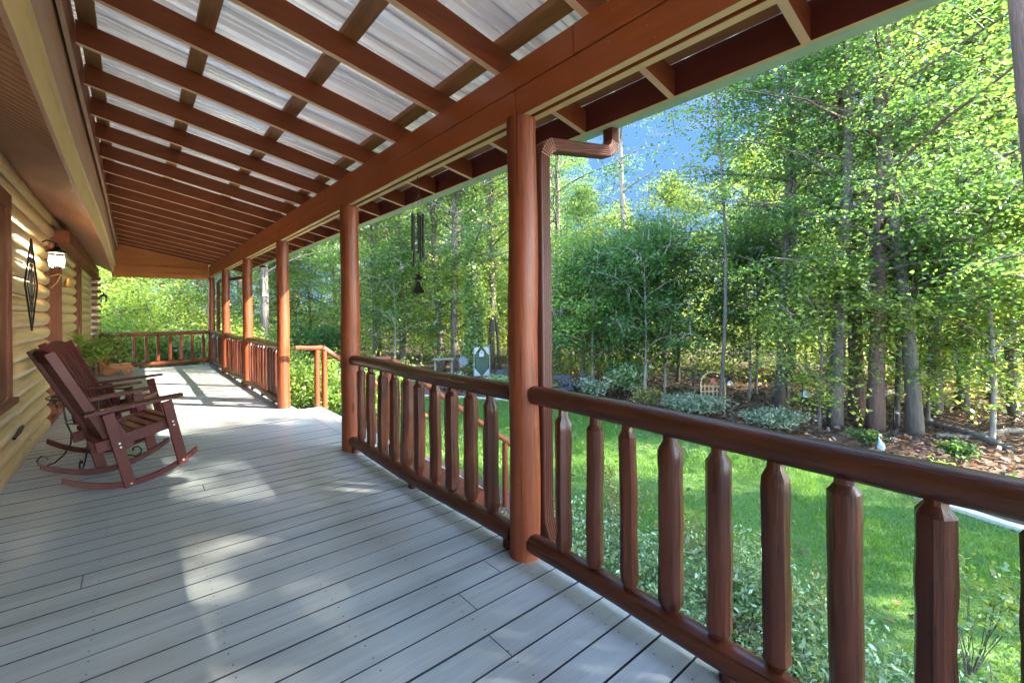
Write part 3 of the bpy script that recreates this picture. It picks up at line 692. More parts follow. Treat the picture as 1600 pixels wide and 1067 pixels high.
# ------------------------------------------------------------------ rocking chairs
def chair(loc, rz, label):
    root = empty('rocking_chair', loc, label, 'rocking chair', 'maroon rocking chairs by the log wall', rz); root.scale = (.94, .95, .97)
    def P(name, mb, mat=maroon, bev=.003): return put(name, mb, mat, root, False, bev, world=False)
    for sy in (-1, 1):
        y = sy * .295
        xs = np.linspace(-.43, .45, 22); top = []; bot = []
        for x in xs: zc = (x * x) / 1.35 + .0; bot.append((x, zc + .002)); top.append((x, zc + .046))
        pts = [(bot[0][0] - .03, bot[0][1] + .03)] + bot + [(bot[-1][0] + .02, bot[-1][1] + .035)] + top[::-1]
        mb = MB(); n = len(xs)
        for i in range(n - 1):
            q = [bot[i], bot[i + 1], top[i + 1], top[i]]; vs = [(a, y - .014, b) for a, b in q] + [(a, y + .014, b) for a, b in q]
            fs = [(0, 1, 2, 3), (4, 5, 6, 7), (0, 1, 5, 4), (2, 3, 7, 6)]
            if i == 0: fs.append((0, 3, 7, 4))
            if i == n - 2: fs.append((1, 2, 6, 5))
            mb.add(vs, fs)
        P('rocker', mb, maroon, 0)
        yo = y + sy * .029
        m1 = MB(); m1.bar((.335, yo, .085), (.215, yo, .635), .075, .026); P('leg', m1)
        m1 = MB(); m1.bar((-.035, yo, .006), (-.175, yo, .60), .075, .026); P('leg', m1)
        m1 = MB(); m1.bar((.26, y - sy * .01, .445), (-.24, y - sy * .01, .345), .085, .024); P('side_rail', m1)
        m1 = MB(); m1.poly([(-.33, -.045), (-.30, -.05), (.25, -.055), (.32, -.035), (.335, 0), (.32, .035), (.25, .055), (-.30, .05), (-.33, .045)], (-.012, .012), 'z')
        T = Matrix.Translation((0, yo + sy * .012, .645)) @ Matrix.Rotation(R(-5.5), 4, 'Y'); m1.v = [tuple(T @ Vector(p)) for p in m1.v]; P('arm', m1)
        m1 = MB(); m1.bar((-.10, sy * .245, .30), (-.485, sy * .245, 1.085), .062, .026); P('back_stile', m1)
        m1 = MB(); m1.bar((-.02, y - sy * .01, .31), (-.19, y - sy * .01, .62), .06, .022); P('back_brace', m1)
        bt = MB()
        for (bx, bz) in ((.262, .43), (.255, .46), (-.10, .33), (-.107, .36), (.33, .12), (-.033, .03)):
            bt.tube([(bx, yo + sy * .012, bz), (bx, yo + sy * .018, bz)], .0075, 10)
        P('bolt', bt, silver, 0)
    for i in range(8):
        t = i / 7; x = .27 - .42 * t; z = .495 - .13 * t - .03 * math.sin(t * math.pi) + (.0 if i else -.012)
        m1 = MB(); T = Matrix.Translation((x, 0, z)) @ Matrix.Rotation(R(-16 + (10 if i == 0 else 0) - 8 * (t - .5)), 4, 'Y'); m1.box(-.027, .027, -.283, .283, -.009, .009, T=T); P('seat_slat', m1, seatw)
    m1 = MB(); m1.box(.262, .286, -.28, .28, .39, .475); P('front_rail', m1)
    m1 = MB(); m1.box(-.16, -.135, -.28, .28, .32, .38); P('rear_rail', m1)
    d = Vector((-.385, 0, .785)).normalized(); nrm = Vector((d.z, 0, -d.x)); o = Vector((-.10, 0, .30))
    T = Matrix((Vector((0, 1, 0)), d, Vector((0, 1, 0)).cross(d))).transposed().to_4x4(); T.translation = o
    for i in range(6):
        y = -.175 + .07 * i; m1 = MB(); m1.box(y - .019, y + .019, .14, .78, -.008, .008, T=T); P('back_slat', m1)
    arch = [(-.232, .765), (.232, .765), (.232, .845), (.16, .868), (.08, .885), (0, .892), (-.08, .885), (-.16, .868), (-.232, .845)]
    m1 = MB(); m1.poly(arch, (-.012, .012), 'z'); m1.v = [tuple(T @ Vector(p)) for p in m1.v]; P('crest_rail', m1)
    m1 = MB(); m1.box(-.232, .232, .09, .15, -.011, .011, T=T); P('lower_back_rail', m1)
    return root
chair((-.085, 4.80, 0), R(17), 'nearer maroon slatted rocking chair, seen side on')
chair((-.15, 6.08, 0), R(-17), 'farther maroon rocking chair showing its slatted back, behind the glass table')

# side table between them
tb = empty('side_table', (-.29, 5.52, 0), 'small round glass-topped table on black scrolled iron legs between rocking chairs', 'table')
mb = MB(); mb.lathe([(.001, .612), (.298, .612), (.302, .617), (.298, .622), (.001, .622)], -.29, 5.52, 40); put('glass_top', mb, topglass, tb, True)
mb = MB(); ring = [(-.29 + .29 * math.cos(a), 5.52 + .29 * math.sin(a), .605) for a in np.linspace(0, 2 * math.pi, 41)]; mb.tube(ring, .007, 8); put('rim', mb, iron, tb, True)
for a in (R(170), R(80), R(-20), R(-100)):
    c, s_ = math.cos(a), math.sin(a); pts = []
    prof = [(.235, .56), (.26, .545), (.275, .57), (.262, .6), (.235, .603), (.205, .585), (.19, .54), (.185, .45), (.17, .36), (.14, .27), (.145, .18), (.19, .09), (.25, .03), (.31, .012), (.35, .03), (.36, .07), (.335, .1), (.3, .095), (.29, .065)]
    mb = MB(); mb.tube([(-.29 + c * r2, 5.52 + s_ * r2, z) for r2, z in prof], .0065, 8); put('scroll_leg', mb, iron, tb, True)
mb = MB(); mb.tube([(-.29 + .175 * math.cos(a), 5.52 + .175 * math.sin(a), .38) for a in np.linspace(0, 2 * math.pi, 25)], .005, 6); put('brace_ring', mb, iron, tb, True)

# ------------------------------------------------------------------ wall lantern, ornament, bell, far lantern
def lantern(x, y, z, s, label, lit=True):
    root = empty('wall_lantern', (x, y, z), label, 'lantern'); X = x + .17 * s
    mb = MB(); mb.lathe([(.001, z + .10 * s), (.045 * s, z + .10 * s), (.05 * s, z + .2 * s), (.03 * s, z + .26 * s), (.001, z + .265 * s)], x + .02, y, 14)
    mb.tube([(x + .02, y, z + .22 * s), (x + .07 * s, y, z + .25 * s), (X - .02, y, z + .235 * s), (X, y, z + .2 * s)], .009 * s, 8); put('wall_arm', mb, iron, root, True)
    mb = MB(); mb.lathe([(.002, z + .235 * s), (.008 * s, z + .225 * s), (.016 * s, z + .2 * s), (.022 * s, z + .17 * s), (.05 * s, z + .14 * s), (.105 * s, z + .105 * s), (.108 * s, z + .075 * s), (.085 * s, z + .07 * s), (.001, z + .07 * s)], X, y, 12); put('cap', mb, iron, root, True)
    mb = MB(); mb.lathe([(.078 * s, z + .07 * s), (.086 * s, z - .02 * s), (.078 * s, z - .12 * s)], X, y, 6); mb.f = mb.f[:-2]; mb.m = mb.m[:-2]; put('glass', mb, glassm, root)
    mb = MB(); mb.lathe([(.001, z - .12 * s), (.088 * s, z - .12 * s), (.09 * s, z - .145 * s), (.05 * s, z - .165 * s), (.001, z - .17 * s)], X, y, 12)
    for i in range(6):
        a = i * math.pi / 3; mb.tube([(X + .08 * s * math.cos(a), y + .08 * s * math.sin(a), z + .07 * s), (X + .088 * s * math.cos(a), y + .088 * s * math.sin(a), z - .02 * s), (X + .08 * s * math.cos(a), y + .08 * s * math.sin(a), z - .12 * s)], .004 * s, 6)
    put('frame', mb, iron, root, True)
    mb = MB(); mb.lathe([(.001, z - .1 * s), (.014 * s, z - .1 * s), (.016 * s, z - .04 * s), (.034 * s, z - .01 * s), (.036 * s, z + .015 * s), (.02 * s, z + .045 * s), (.001, z + .05 * s)], X, y, 16); put('bulb', mb, bulbm, root, True)
    if lit:
        l = bpy.data.lights.new('lantern_light', 'POINT'); l.energy = 1.3; l.color = (1, .8, .52); l.shadow_soft_size = .06
        o = bpy.data.objects.new('lantern_light', l); COL.objects.link(o); o.parent = root; o.location = (.17 * s, 0, -.02)
lantern(-.76, 6.85, 1.93, .76, 'lit black wall lantern with seeded glass beside the door')
lantern(-.66, 14.3, 1.72, .7, 'small pale wall lantern on the far house corner', False)
orn = empty('wall_ornament', (-.72, 5.75, 1.6), 'tall black diamond-shaped iron ornament hung on the log wall', 'wall ornament')
X = -.715; cy_, cz = 5.98, 1.60; hy, hz = .33, .42
def tri(name, pts, r_=.008): mb = MB(); mb.tube(pts, r_, 8); put(name, mb, iron, orn, True)
tri('frame', [(X, cy_, cz + hz), (X, cy_ + hy, cz), (X, cy_, cz - hz), (X, cy_ - hy, cz), (X, cy_, cz + hz)], .007)
tri('inner_frame', [(X, cy_, cz + hz * .62), (X, cy_ + hy * .6, cz), (X, cy_, cz - hz * .62), (X, cy_ - hy * .6, cz), (X, cy_, cz + hz * .62)], .004)
tri('bar', [(X, cy_, cz + hz), (X, cy_, cz - hz)], .004); tri('bar', [(X, cy_ - hy, cz), (X, cy_ + hy, cz)], .004)
for s_ in (-1, 1):
    for q in (.35, -.35):
        pts = [(X, cy_ + s_ * .055 * (1 + math.cos(a)) * .7, cz + q * .42 + .05 * math.sin(a)) for a in np.linspace(0, 2 * math.pi, 15)]; tri('scroll', pts, .0035)
    tri('bar', [(X, cy_ + s_ * .07, cz + .25), (X, cy_ + s_ * .07, cz - .25)], .0035)
bell = empty('wall_bell', (-.73, 7.55, 1.72), 'small brass bell on a bracket beside the door', 'bell')
mb = MB(); mb.tube([(-.75, 7.55, 1.78), (-.68, 7.55, 1.81), (-.60, 7.55, 1.78)], .006, 8); mb.tube([(-.75, 7.55, 1.64), (-.70, 7.55, 1.70), (-.66, 7.55, 1.8)], .004, 8); put('bracket', mb, brass, bell, True)
mb = MB(); mb.lathe([(.001, 1.77), (.018, 1.765), (.028, 1.73), (.036, 1.69), (.056, 1.66), (.05, 1.655), (.001, 1.67)], -.60, 7.55, 18); put('bell_body', mb, brass, bell, True)
mb = MB(); mb.tube([(-.763, 5.48, .30), (-.75, 5.60, .335), (-.74, 5.70, .36)], [.012, .02, .012], 8)
prop(put('hose_bib', mb, iron, None, True), 'small black outdoor tap on a low wall log', 'tap')

# ------------------------------------------------------------------ plants on the porch
def pot(name, x, y, z, r_, h, mat, parent):
    mb = MB(); mb.lathe([(.001, z), (r_ * .7, z), (r_, z + h * .9), (r_ * 1.08, z + h * .9), (r_ * 1.08, z + h), (r_ * .9, z + h), (r_ * .85, z + h * .85), (.001, z + h * .85)], x, y, 20); return put(name, mb, mat, parent, True)
def strap_leaves(c, n, L, w, rng, droop=1.0):
    out = []
    for i in range(n):
        a = rng.uniform(0, 6.283); l = L * rng.uniform(.6, 1.1); el = rng.uniform(.7, 1.4); d = np.array([math.cos(a), math.sin(a), 0]); sd = np.array([-math.sin(a), math.cos(a), 0]) * w
        p = np.array(c, float); v = d * math.cos(el) + np.array([0, 0, math.sin(el)]); pr = p
        for k in range(6):
            v = v - np.array([0, 0, droop * .22 * (k + 1) / 3]); v /= np.linalg.norm(v); q = pr + v * l / 6; w0 = 1 - k / 6.2; w1 = 1 - (k + 1) / 6.2
            out.append([pr - sd * w0, pr + sd * w0, q + sd * w1, q - sd * w1]); pr = q
    return np.array(out)
sp = empty('potted_spider_plant', (-.62, 9.3, 0), 'spider plant with arching yellow-green leaves in a black urn by the wall', 'potted plant')
pot('urn', -.62, 9.3, 0, .13, .74, iron, sp)
pot('pot', -.62, 9.3, .742, .12, .13, iron, sp)
rng = np.random.default_rng(21); V = strap_leaves((0, 0, .86), 85, .42, .009, rng, 1.1); npmesh('foliage', V, 4, leafB, sp)
fp = empty('potted_fern', (-.60, 11.6, 0), 'light green leafy plant in a white pot on a stand past the rocking chairs', 'potted plant')
pot('stand', -.6, 11.6, 0, .13, .36, whitep, fp); pot('pot', -.6, 11.6, .362, .15, .16, whitep, fp)
rng = np.random.default_rng(22); n = 700; C = rng.normal(size=(n, 3)) * [.13, .13, .09] + [0, 0, .64]; npmesh('foliage', leaves(C, .075, rng, .6, .4), 4, leafB, fp)
gp = empty('potted_flower', (-.5, 6.95, 0), 'terracotta pot with a white garden figurine glimpsed behind the farther rocking chair', 'pot')
pot('pot', -.5, 6.95, 0, .1, .32, terra, gp); mb = MB(); mb.lathe([(.001, .26), (.05, .28), (.06, .36), (.04, .43), (.03, .45), (.042, .49), (.035, .54), (.001, .56)], -.5, 6.95, 16); put('figurine', mb, whitep, gp, True)
wg = empty('planter_wagon', (-.28, 13.3, 0), 'small cedar wagon planter with spoked wheels near the far railing', 'planter')
def wheel(x, y, z, r_):
    mb = MB(); mb.tube([(x + r_ * math.cos(a), y, z + r_ * math.sin(a)) for a in np.linspace(0, 2 * math.pi, 21)], .012, 8)
    for a in (0, R(45), R(90), R(135)): mb.bar((x - r_ * math.cos(a), y, z - r_ * math.sin(a)), (x + r_ * math.cos(a), y, z + r_ * math.sin(a)), .014, .014)
    mb.tube([(x, y - .015, z), (x, y + .015, z)], .022, 10); return mb
for (x, y) in ((-.42, 13.12), (-.1, 13.12), (-.42, 13.46), (-.1, 13.46)): put('wheel', wheel(x, y, .105, .09), wagonw, wg, True)
mb = MB(); mb.box(-.40, -.08, 13.16, 13.42, .13, .15)
for a in (0, .065): mb.box(-.42, -.06, 13.155, 13.175, .15 + a, .21 + a); mb.box(-.42, -.06, 13.405, 13.425, .15 + a, .21 + a); mb.box(-.42, -.4, 13.176, 13.404, .15 + a, .21 + a); mb.box(-.08, -.06, 13.176, 13.404, .15 + a, .21 + a)
put('wagon_bed', mb, wagonw, wg, False, .003)
mb = MB(); mb.bar((-.42, 13.28, .14), (-.66, 13.05, .46), .02, .02); put('pull_handle', mb, wagonw, wg)
rng = np.random.default_rng(23); C = rng.normal(size=(420, 3)) * [.1, .08, .05] + [.04, 0, .33]; npmesh('foliage', leaves(C, .06, rng, .6, .4), 4, leafC, wg)
wb = empty('planter_box', (-.42, 13.85, 0), 'wooden crate planter with dark leafy plant behind the wagon', 'planter')
mb = MB(); mb.box(-.6, -.25, 13.7, 14.0, .001, .30); mb.box(-.62, -.23, 13.68, 14.02, .301, .42); put('crate', mb, wagonw, wb, False, .004)
rng = np.random.default_rng(24); C = rng.normal(size=(900, 3)) * [.13, .12, .13] + [0, 0, .62]; npmesh('foliage', leaves(C, .08, rng, .6, .4), 4, leafC, wb)
mb = MB(); mb.bar((-.64, 13.5, .0), (-.64, 13.5, .5), .03, .02); mb.bar((-.64, 13.5, .5), (-.45, 13.2, .22), .03, .02, side=(1, 0, 0)); prop(put('garden_cart_handle', mb, wagonw), 'upright wooden cart handle leaning beside the planters', 'cart handle')

# ------------------------------------------------------------------ wind chimes
wc = empty('wind_chime', (1.64, 3.03, 2.33), 'black five-tube wind chime with hummingbird and bell sail under the beam', 'wind chime')
x, y = 1.64, 3.03
mb = MB(); mb.tube([(x, y + .0, 2.335), (x, y, 2.31), (x + .012, y, 2.295), (x + .024, y, 2.305), (x + .02, y, 2.325)], .003, 6); put('hook', mb, iron, wc, True)
mb = MB(); mb.tube([(x + .012, y, 2.297), (x + .012, y, 2.22)], .0025, 5)
for a in range(3): mb.tube([(x + .012, y, 2.22), (x + .055 * math.cos(a * 2.1), y + .055 * math.sin(a * 2.1), 2.105)], .0014, 4)
mb.tube([(x, y, 2.1), (x, y, 1.60)], .0012, 4); put('cord', mb, cordm, wc)
mb = MB(); mb.lathe([(.001, 2.112), (.055, 2.112), (.066, 2.1), (.066, 2.085), (.05, 2.072), (.001, 2.072)], x, y, 28); put('top_disc', mb, iron, wc, True)
for i, (a, zt, zl) in enumerate(((2.9, 2.05, 1.775), (.6, 2.05, 1.70), (1.9, 2.04, 1.655), (4.3, 2.05, 1.75), (5.4, 2.05, 1.72))):
    mb = MB(); mb.tube([(x + .042 * math.cos(a), y + .042 * math.sin(a), zl), (x + .042 * math.cos(a), y + .042 * math.sin(a), zt)], .0085, 12); mb.tube([(x + .042 * math.cos(a), y + .042 * math.sin(a), zt), (x + .042 * math.cos(a), y + .042 * math.sin(a), 2.075)], .0012, 4); put('tube', mb, iron, wc, True)
mb = MB(); mb.poly([(-.035, .0), (-.01, .012), (-.03, .045), (0, .03), (.006, .055), (.014, .022), (.04, .01), (.018, -.002), (.028, -.022), (0, -.01), (-.012, -.01)], (-.004, .004), 'y')
T = Matrix.Translation((x, y, 1.565)) @ Matrix.Rotation(-YAW, 4, 'Z'); mb.v = [tuple(T @ Vector(p)) for p in mb.v]; put('hummingbird', mb, iron, wc)
mb = MB(); mb.poly([(-.04, -.09), (-.045, -.075), (-.018, -.03), (-.012, 0), (.012, 0), (.018, -.03), (.045, -.075), (.04, -.09)], (-.005, .005), 'y')
T = Matrix.Translation((x, y, 1.545)) @ Matrix.Rotation(-YAW, 4, 'Z'); mb.v = [tuple(T @ Vector(p)) for p in mb.v]; put('sail', mb, iron, wc)
wc = empty('wind_chime', (1.66, 8.45, 2.33), 'small weathered silver wind chime hanging farther along the beam', 'wind chime'); x, y = 1.66, 8.45
mb = MB(); mb.tube([(x, y, 2.335), (x, y, 1.98)], .003, 4); put('cord', mb, cordm, wc)
mb = MB(); mb.lathe([(.001, 2.14), (.05, 2.13), (.055, 2.11), (.001, 2.10)], x, y, 16); mb.lathe([(.001, 1.93), (.05, 1.93), (.055, 1.9), (.001, 1.9)], x, y, 16); put('disc', mb, iron, wc, True)
for i in range(4): mb = MB(); a = i * 1.57 + .4; mb.tube([(x + .04 * math.cos(a), y + .04 * math.sin(a), 2.11), (x + .04 * math.cos(a), y + .04 * math.sin(a), 1.92)], .003, 6); put('rod', mb, iron, wc)
mb = MB(); mb.lathe([(.02, 1.9), (.035, 1.85), (.04, 1.75), (.055, 1.62), (.05, 1.61), (.001, 1.62)], x, y, 14); put('sail', mb, silver, wc, True)

# ------------------------------------------------------------------ trees
def tree_template(seed, H, r0, base, spread, limbs, sprays, per, lsize, mat, bark, top=0.97, lean=0.0, flat=.62, sprayr=.7, name='tree'):
    rng = np.random.default_rng(seed); rnd = random.Random(seed); mb = MB()
    nseg = 12; ph = rng.uniform(0, 6.28, 4); amp = H * .012
    def axis(z): t = z / H; return np.array([amp * (math.sin(ph[0] + t * 4) - math.sin(ph[0])) + lean * z, amp * (math.sin(ph[1] + t * 5) - math.sin(ph[1])), z])
    zz = np.linspace(-.3, H, nseg + 1); rad = [max(.012, r0 * (1 - .88 * (max(0, z) / H) ** 1.1)) * (1.25 if z < 0 else 1) for z in zz]
    mb.tube([axis(z) for z in zz], rad, 12, 0, True, .06, rnd)
    C = []
    for i in range(limbs):
        t = (i + rng.uniform(0, 1)) / limbs; z = H * (base + (top - base) * t ** .85)
        a = i * 2.4 + rng.uniform(-.6, .6); env = spread * (math.sin(min(1, .18 + t) * math.pi) ** .5 * .9 + .12) * rng.uniform(.55, 1.15)
        up = rng.uniform(.15, .75) + t * .5; d = np.array([math.cos(a), math.sin(a), 0]); p0 = axis(z); pts = [p0]; L = env; p = p0.copy()
        for k in range(5):
            p = p + (d * 1.0 + np.array([rng.normal() * .12, rng.normal() * .12, up * (1 - k / 4.5)])) * L / 5; pts.append(p.copy())
        rl = max(.012, r0 * .28 * (1 - t * .6)); mb.tube(pts, [rl * (1 - .8 * j / 5) + .004 for j in range(6)], 6, 0, False)
        for s_ in range(sprays):
            u = rng.uniform(.3, 1.08); k = min(4, int(u * 5)); q = pts[k] + (pts[k + 1] - pts[k]) * (u * 5 - k) if k < 4 else pts[-1]
            side = np.array([-d[1], d[0], 0]) * rng.uniform(-1, 1) * env * .38 * (1.2 - .5 * u) + np.array([0, 0, rng.uniform(-.35, .35)])
            e = q + side
            mb.tube([q, (q + e) / 2 + [0, 0, .05], e], [.012, .009, .004], 4, 0, False)
            sr = sprayr * rng.uniform(.5, 1.25); m = int(per * rng.uniform(.4, 1.4)); rr = sr * np.sqrt(rng.uniform(0, 1, m)); th = rng.uniform(0, 6.28, m)
            x_ = rr * np.cos(th); y_ = rr * np.sin(th) * .8
            zc = rng.normal(size=m) * sr * .17 - .25 * rr ** 2 / sr
            C.append(e + np.stack([x_, y_, zc], 1))
    C = np.concatenate(C)
    V = leaves(C, lsize, rng, .62, flat)
    crown = npmesh('crown', V, 4, mat, 'mesh')
    me = bpy.data.meshes.new('trunk'); me.from_pydata(mb.v, [], mb.f); me.materials.append(bark); me.polygons.foreach_set('use_smooth', [True] * len(me.polygons))
    return me, crown
KINDS = {}
def kind(k):
    if k in KINDS: return KINDS[k]
    P = dict(
        tallA=(101, 17, .145, .14, 3.1, 48, 8, 78, .088, leafA, barkA), tallB=(102, 19, .16, .2, 3.4, 48, 8, 78, .09, leafA, barkA),
        tallP=(103, 18, .155, .15, 3.0, 44, 8, 76, .088, leafA, barkP), tallC=(104, 16, .125, .12, 2.8, 46, 8, 78, .086, leafA, barkA),
        mid=(105, 9.5, .09, .16, 2.6, 34, 7, 74, .095, leafB, barkA), midC=(106, 8.5, .09, .14, 2.4, 34, 7, 74, .095, leafC, barkG),
        under=(107, 4.6, .04, .2, 1.7, 22, 7, 70, .08, leafA, barkG), underB=(108, 3.8, .035, .16, 1.5, 20, 7, 70, .078, leafB, barkA),
        bare=(109, 15, .12, .3, 1.25, 30, 4, 44, .1, leafA, barkG), slim=(110, 13, .06, .3, 1.5, 24, 5, 40, .12, leafB, barkA),
        shade=(112, 15, .16, .54, 3.1, 32, 7, 64, .16, leafA, barkA),
        birch=(111, 11, .1, .5, 1.8, 16, 5, 40, .12, leafB, barkG))[k]
    KINDS[k] = tree_template(*P); return KINDS[k]
def tree(name, k, x, y, s, rz, label, group='trees of the wood around the lawn', tilt=(0, 0), zoff=0, sz=None):
    tm, cm = kind(k)
    d = max(0, x - 10.2) if y < 9 else max(0, math.hypot(max(0, x - 9), max(0, y - 10)) - 3)
    o = empty(name, (x, y, G + .006 * max(0, d - 6) + zoff), label, 'tree', group, rz)
    o.rotation_euler = (tilt[0], tilt[1], rz); o.scale = (s, s, sz or s)
    t = bpy.data.objects.new('trunk', tm); c = bpy.data.objects.new('crown', cm)
    for q in (t, c): COL.objects.link(q); q.parent = o
    return o
# trees picked out in the photograph
tree('broadleaf_tree', 'tallC', 11.47, 1.57, 1.02, 1.0, 'grey leaning tree trunk at the lawn edge right of the heron statue', tilt=(0, R(2)))
tree('pine_tree', 'tallP', 11.37, 2.17, .92, 2.0, 'straight reddish-barked tree just left of the heron statue')
tree('broadleaf_tree', 'tallA', 11.11, 2.79, .85, .3, 'tree with pale split base right of the hanging lantern feeder')
tree('broadleaf_tree', 'tallP', 12.32, 2.68, .9, 3.3, 'dark trunk standing between the split-base tree and the reddish one')
tree('broadleaf_tree', 'tallC', 12.11, 4.17, .86, 5.0, 'brown trunk behind the second grey-green bush, left of the lantern feeder')
tree('slender_tree', 'slim', 10.89, 5.07, .85, .2, 'slender tree right beside the arched garden trellis')
tree('tall_bare_tree', 'bare', 12.68, 8.92, 1.0, 1.2, 'tall bare grey trunk rising against the blue sky right of the downspout')
tree('broadleaf_tree', 'tallA', 9.98, 16.44, 1.05, 4.2, 'straight trunk left of the ivy-covered tree, behind the wind chime')
tree('broadleaf_tree', 'tallB', 9.75, 15.1, .95, 2.2, 'trunk immediately left of the ivy-covered tree')
tree('slender_tree', 'slim', 12.47, 15.64, 1.1, 3, 'slender trunk just left of the thick nearest post')
tree('broadleaf_tree', 'tallB', 13.0, 12.58, .85, 1.7, 'tree just right of the downspout behind the dark garden seats')
tree('forked_tree', 'mid', 8.21, 19.24, 1.15, 2.6, 'small forked tree between the two nearest posts, left of the wind chime')
tree('slender_tree', 'slim', 11.96, 1.94, .8, .6, 'thin dark trunk carrying the tube feeder')
tree('broadleaf_tree', 'tallA', 14.35, 1.62, .9, .9, 'trunk set back in the shade right of the leaning grey tree')
tree('broadleaf_tree', 'tallC', 15.53, 1.27, 1.0, 4.1, 'rear trunk near the fallen logs at the right')
tree('broadleaf_tree', 'mid', 15.02, .4, 1.2, 5.1, 'tree at the far right beyond the fallen logs')
tree('birch_tree', 'birch', .53, 27.05, 1.0, .3, 'pale leaning birch seen past the far end of the porch', tilt=(0, R(-9)))
tree('broadleaf_tree', 'tallA', 2.58, 31.86, 1.0, .8, 'straight dark trunk behind the middle of the far end railing')
tree('broadleaf_tree', 'tallB', 4.35, 27.74, 1.0, 2.8, 'dark trunk between the far corner posts')
tree('broadleaf_tree', 'tallC', -1.2, 30.5, 1.0, 3.9, 'leafy tree beyond the left end of the far railing')
# ivy-clad tree
o = tree('ivy_clad_tree', 'tallB', 9.88, 13.91, 1.0, 5.5, 'thick tree trunk clothed in ivy right of the black wind chime')
tr = [c for c in o.children if c.name.startswith('trunk')][0]
rng = np.random.default_rng(77); n = 9000; z = rng.uniform(.3, 7.5, n); a = rng.uniform(0, 6.28, n); rr = .2 + rng.gamma(2, .06, n) * (.6 + .6 * np.sin(z * 1.7) ** 2)
npmesh('ivy', leaves(np.stack([rr * np.cos(a), rr * np.sin(a), z], 1), .1, rng, .8, .1), 4, leafC, o)
# understory placed individually
US = [(10.3, 6.8, 'under', 'young leafy tree in front of the arched trellis bed'), (12.0, .6, 'under', 'pale-stemmed leafy sapling in front of the right-hand logs'), (12.6, -.3, 'underB', 'bright sapling at the far right edge of the bed'),
      (10.9, 3.0, 'underB', 'low-branched sapling screening the lantern feeder tree'), (11.6, 7.6, 'under', 'bushy young tree behind the trellis, left of it'), (10.2, 8.9, 'underB', 'light green young tree behind the garden seats'),
      (12.9, 5.2, 'under', 'shaded young tree behind the slender trellis tree')]
for i, (x, y, k_, lab) in enumerate(US): tree('young_tree', k_, x, y, 1.0 + .12 * (i % 3), i * 1.3, lab, 'young understory trees at the edge of the lawn')
# the wood behind, each tree its own object
def blocked(x, y):
    if x < 9.9 and y < 13.5: return True
    if inpoly(np.array([[x - .8, y]]), KERB + [(0, 15), (0, -4)])[0]: return True
    return False
rngw = random.Random(31); placed = [(11.4, 2)]
kinds = ['tallA', 'tallB', 'tallC', 'tallP', 'mid', 'midC', 'tallB', 'tallA', 'mid', 'slim']
NTH = ['nearest', 'second nearest', 'third nearest', 'fourth nearest', 'fifth nearest', 'sixth nearest', 'seventh nearest', 'eighth nearest', 'ninth nearest', 'tenth nearest', 'eleventh nearest', 'twelfth nearest', 'thirteenth nearest', 'fourteenth nearest', 'fifteenth nearest', 'sixteenth nearest', 'seventeenth nearest', 'eighteenth nearest', 'nineteenth nearest', 'twentieth nearest']
ZONES = [(150, 'left of the far corner post'), (330, 'above the far end railing'), (450, 'between the slim far posts'), (545, 'above the steps opening'), (680, 'left of the wind chime'), (800, 'right of the wind chime'), (960, 'just right of the downspout'), (1120, 'under the blue sky'), (1260, 'left of the lantern feeder'), (1400, 'above the heron'), (1530, 'above the fallen logs'), (5000, 'at the right edge')]
zn = {}
def zone_add(px, D, rec, what):
    z = [q for q in range(len(ZONES)) if px < ZONES[q][0]][0]; zn.setdefault((z, what), []).append((D, rec))
def scatter(count, azr, dr, pw, kf, mind, what):
    cnt = tries = 0
    while cnt < count and tries < 5000:
        tries += 1
        az = R(rngw.uniform(*azr)); D = dr[0] + (dr[1] - dr[0]) * rngw.random() ** pw; x, y = D * math.sin(az), D * math.cos(az)
        if y > 9 and abs(math.degrees(az)) < 40 and D < 17: continue
        if blocked(x, y): continue
        if any(math.hypot(x - a, y - b) < mind for a, b in placed): continue
        px = 800 + 699.3 * math.tan(az - YAW); gap = 880 < px < 1165
        k_, s_ = kf(gap, D); placed.append((x, y)); cnt += 1; zone_add(px, D, (k_, x, y, s_, rngw.uniform(0, 6.28)), what)
def kf1(gap, D):
    if gap: return rngw.choice(['mid', 'midC', 'under']), rngw.uniform(.62, .85) * (1 if D < 24 else 1.25)
    return rngw.choice(kinds), rngw.uniform(.85, 1.15) * (.72 if gap else 1)
def kf2(gap, D): return rngw.choice(['under', 'underB']), rngw.uniform(.8, 1.35)
scatter(33, (-12, 46), (17, 42), 1.0, kf1, 2.4, 'leafy woodland tree')
scatter(17, (46, 99), (12, 26), 1.0, kf1, 2.0, 'leafy woodland tree')
scatter(16, (-10, 46), (15, 28), 1.0, kf2, 1.0, 'low woodland sapling')
scatter(15, (46, 97), (12.5, 22), 1.0, kf2, 1.0, 'low woodland sapling')
for (z, what), L in zn.items():
    for i, (D, (k_, x, y, s_, rz)) in enumerate(sorted(L, key=lambda q: q[0])):
        tree('woodland_tree' if 'tree' in what else 'woodland_sapling', k_, x, y, s_, rz, NTH[i] + ' ' + what + ' ' + ZONES[z][1], 'background trees of the wood' if 'tree' in what else 'saplings of the wood')
# trees behind the photographer's right that shade the near deck and throw the dapples
for i, (x, y, k_, s_) in enumerate(((11.6, -7.5, 'shade', .8), (12.7, -6.3, 'tallC', .72), (10.5, -8.9, 'tallC', .78), (8.7, -10.4, 'tallB', .72), (13.6, -11.1, 'shade', 1.1), (9.9, -13.6, 'shade', 1.1), (6.6, -11.9, 'shade', .9))):
    tree('shade_tree', k_, x, y, s_, i * 1.1, NTH[i] + ' shade tree by the lawn behind the viewer, out of the picture', 'shade trees beside the near lawn')
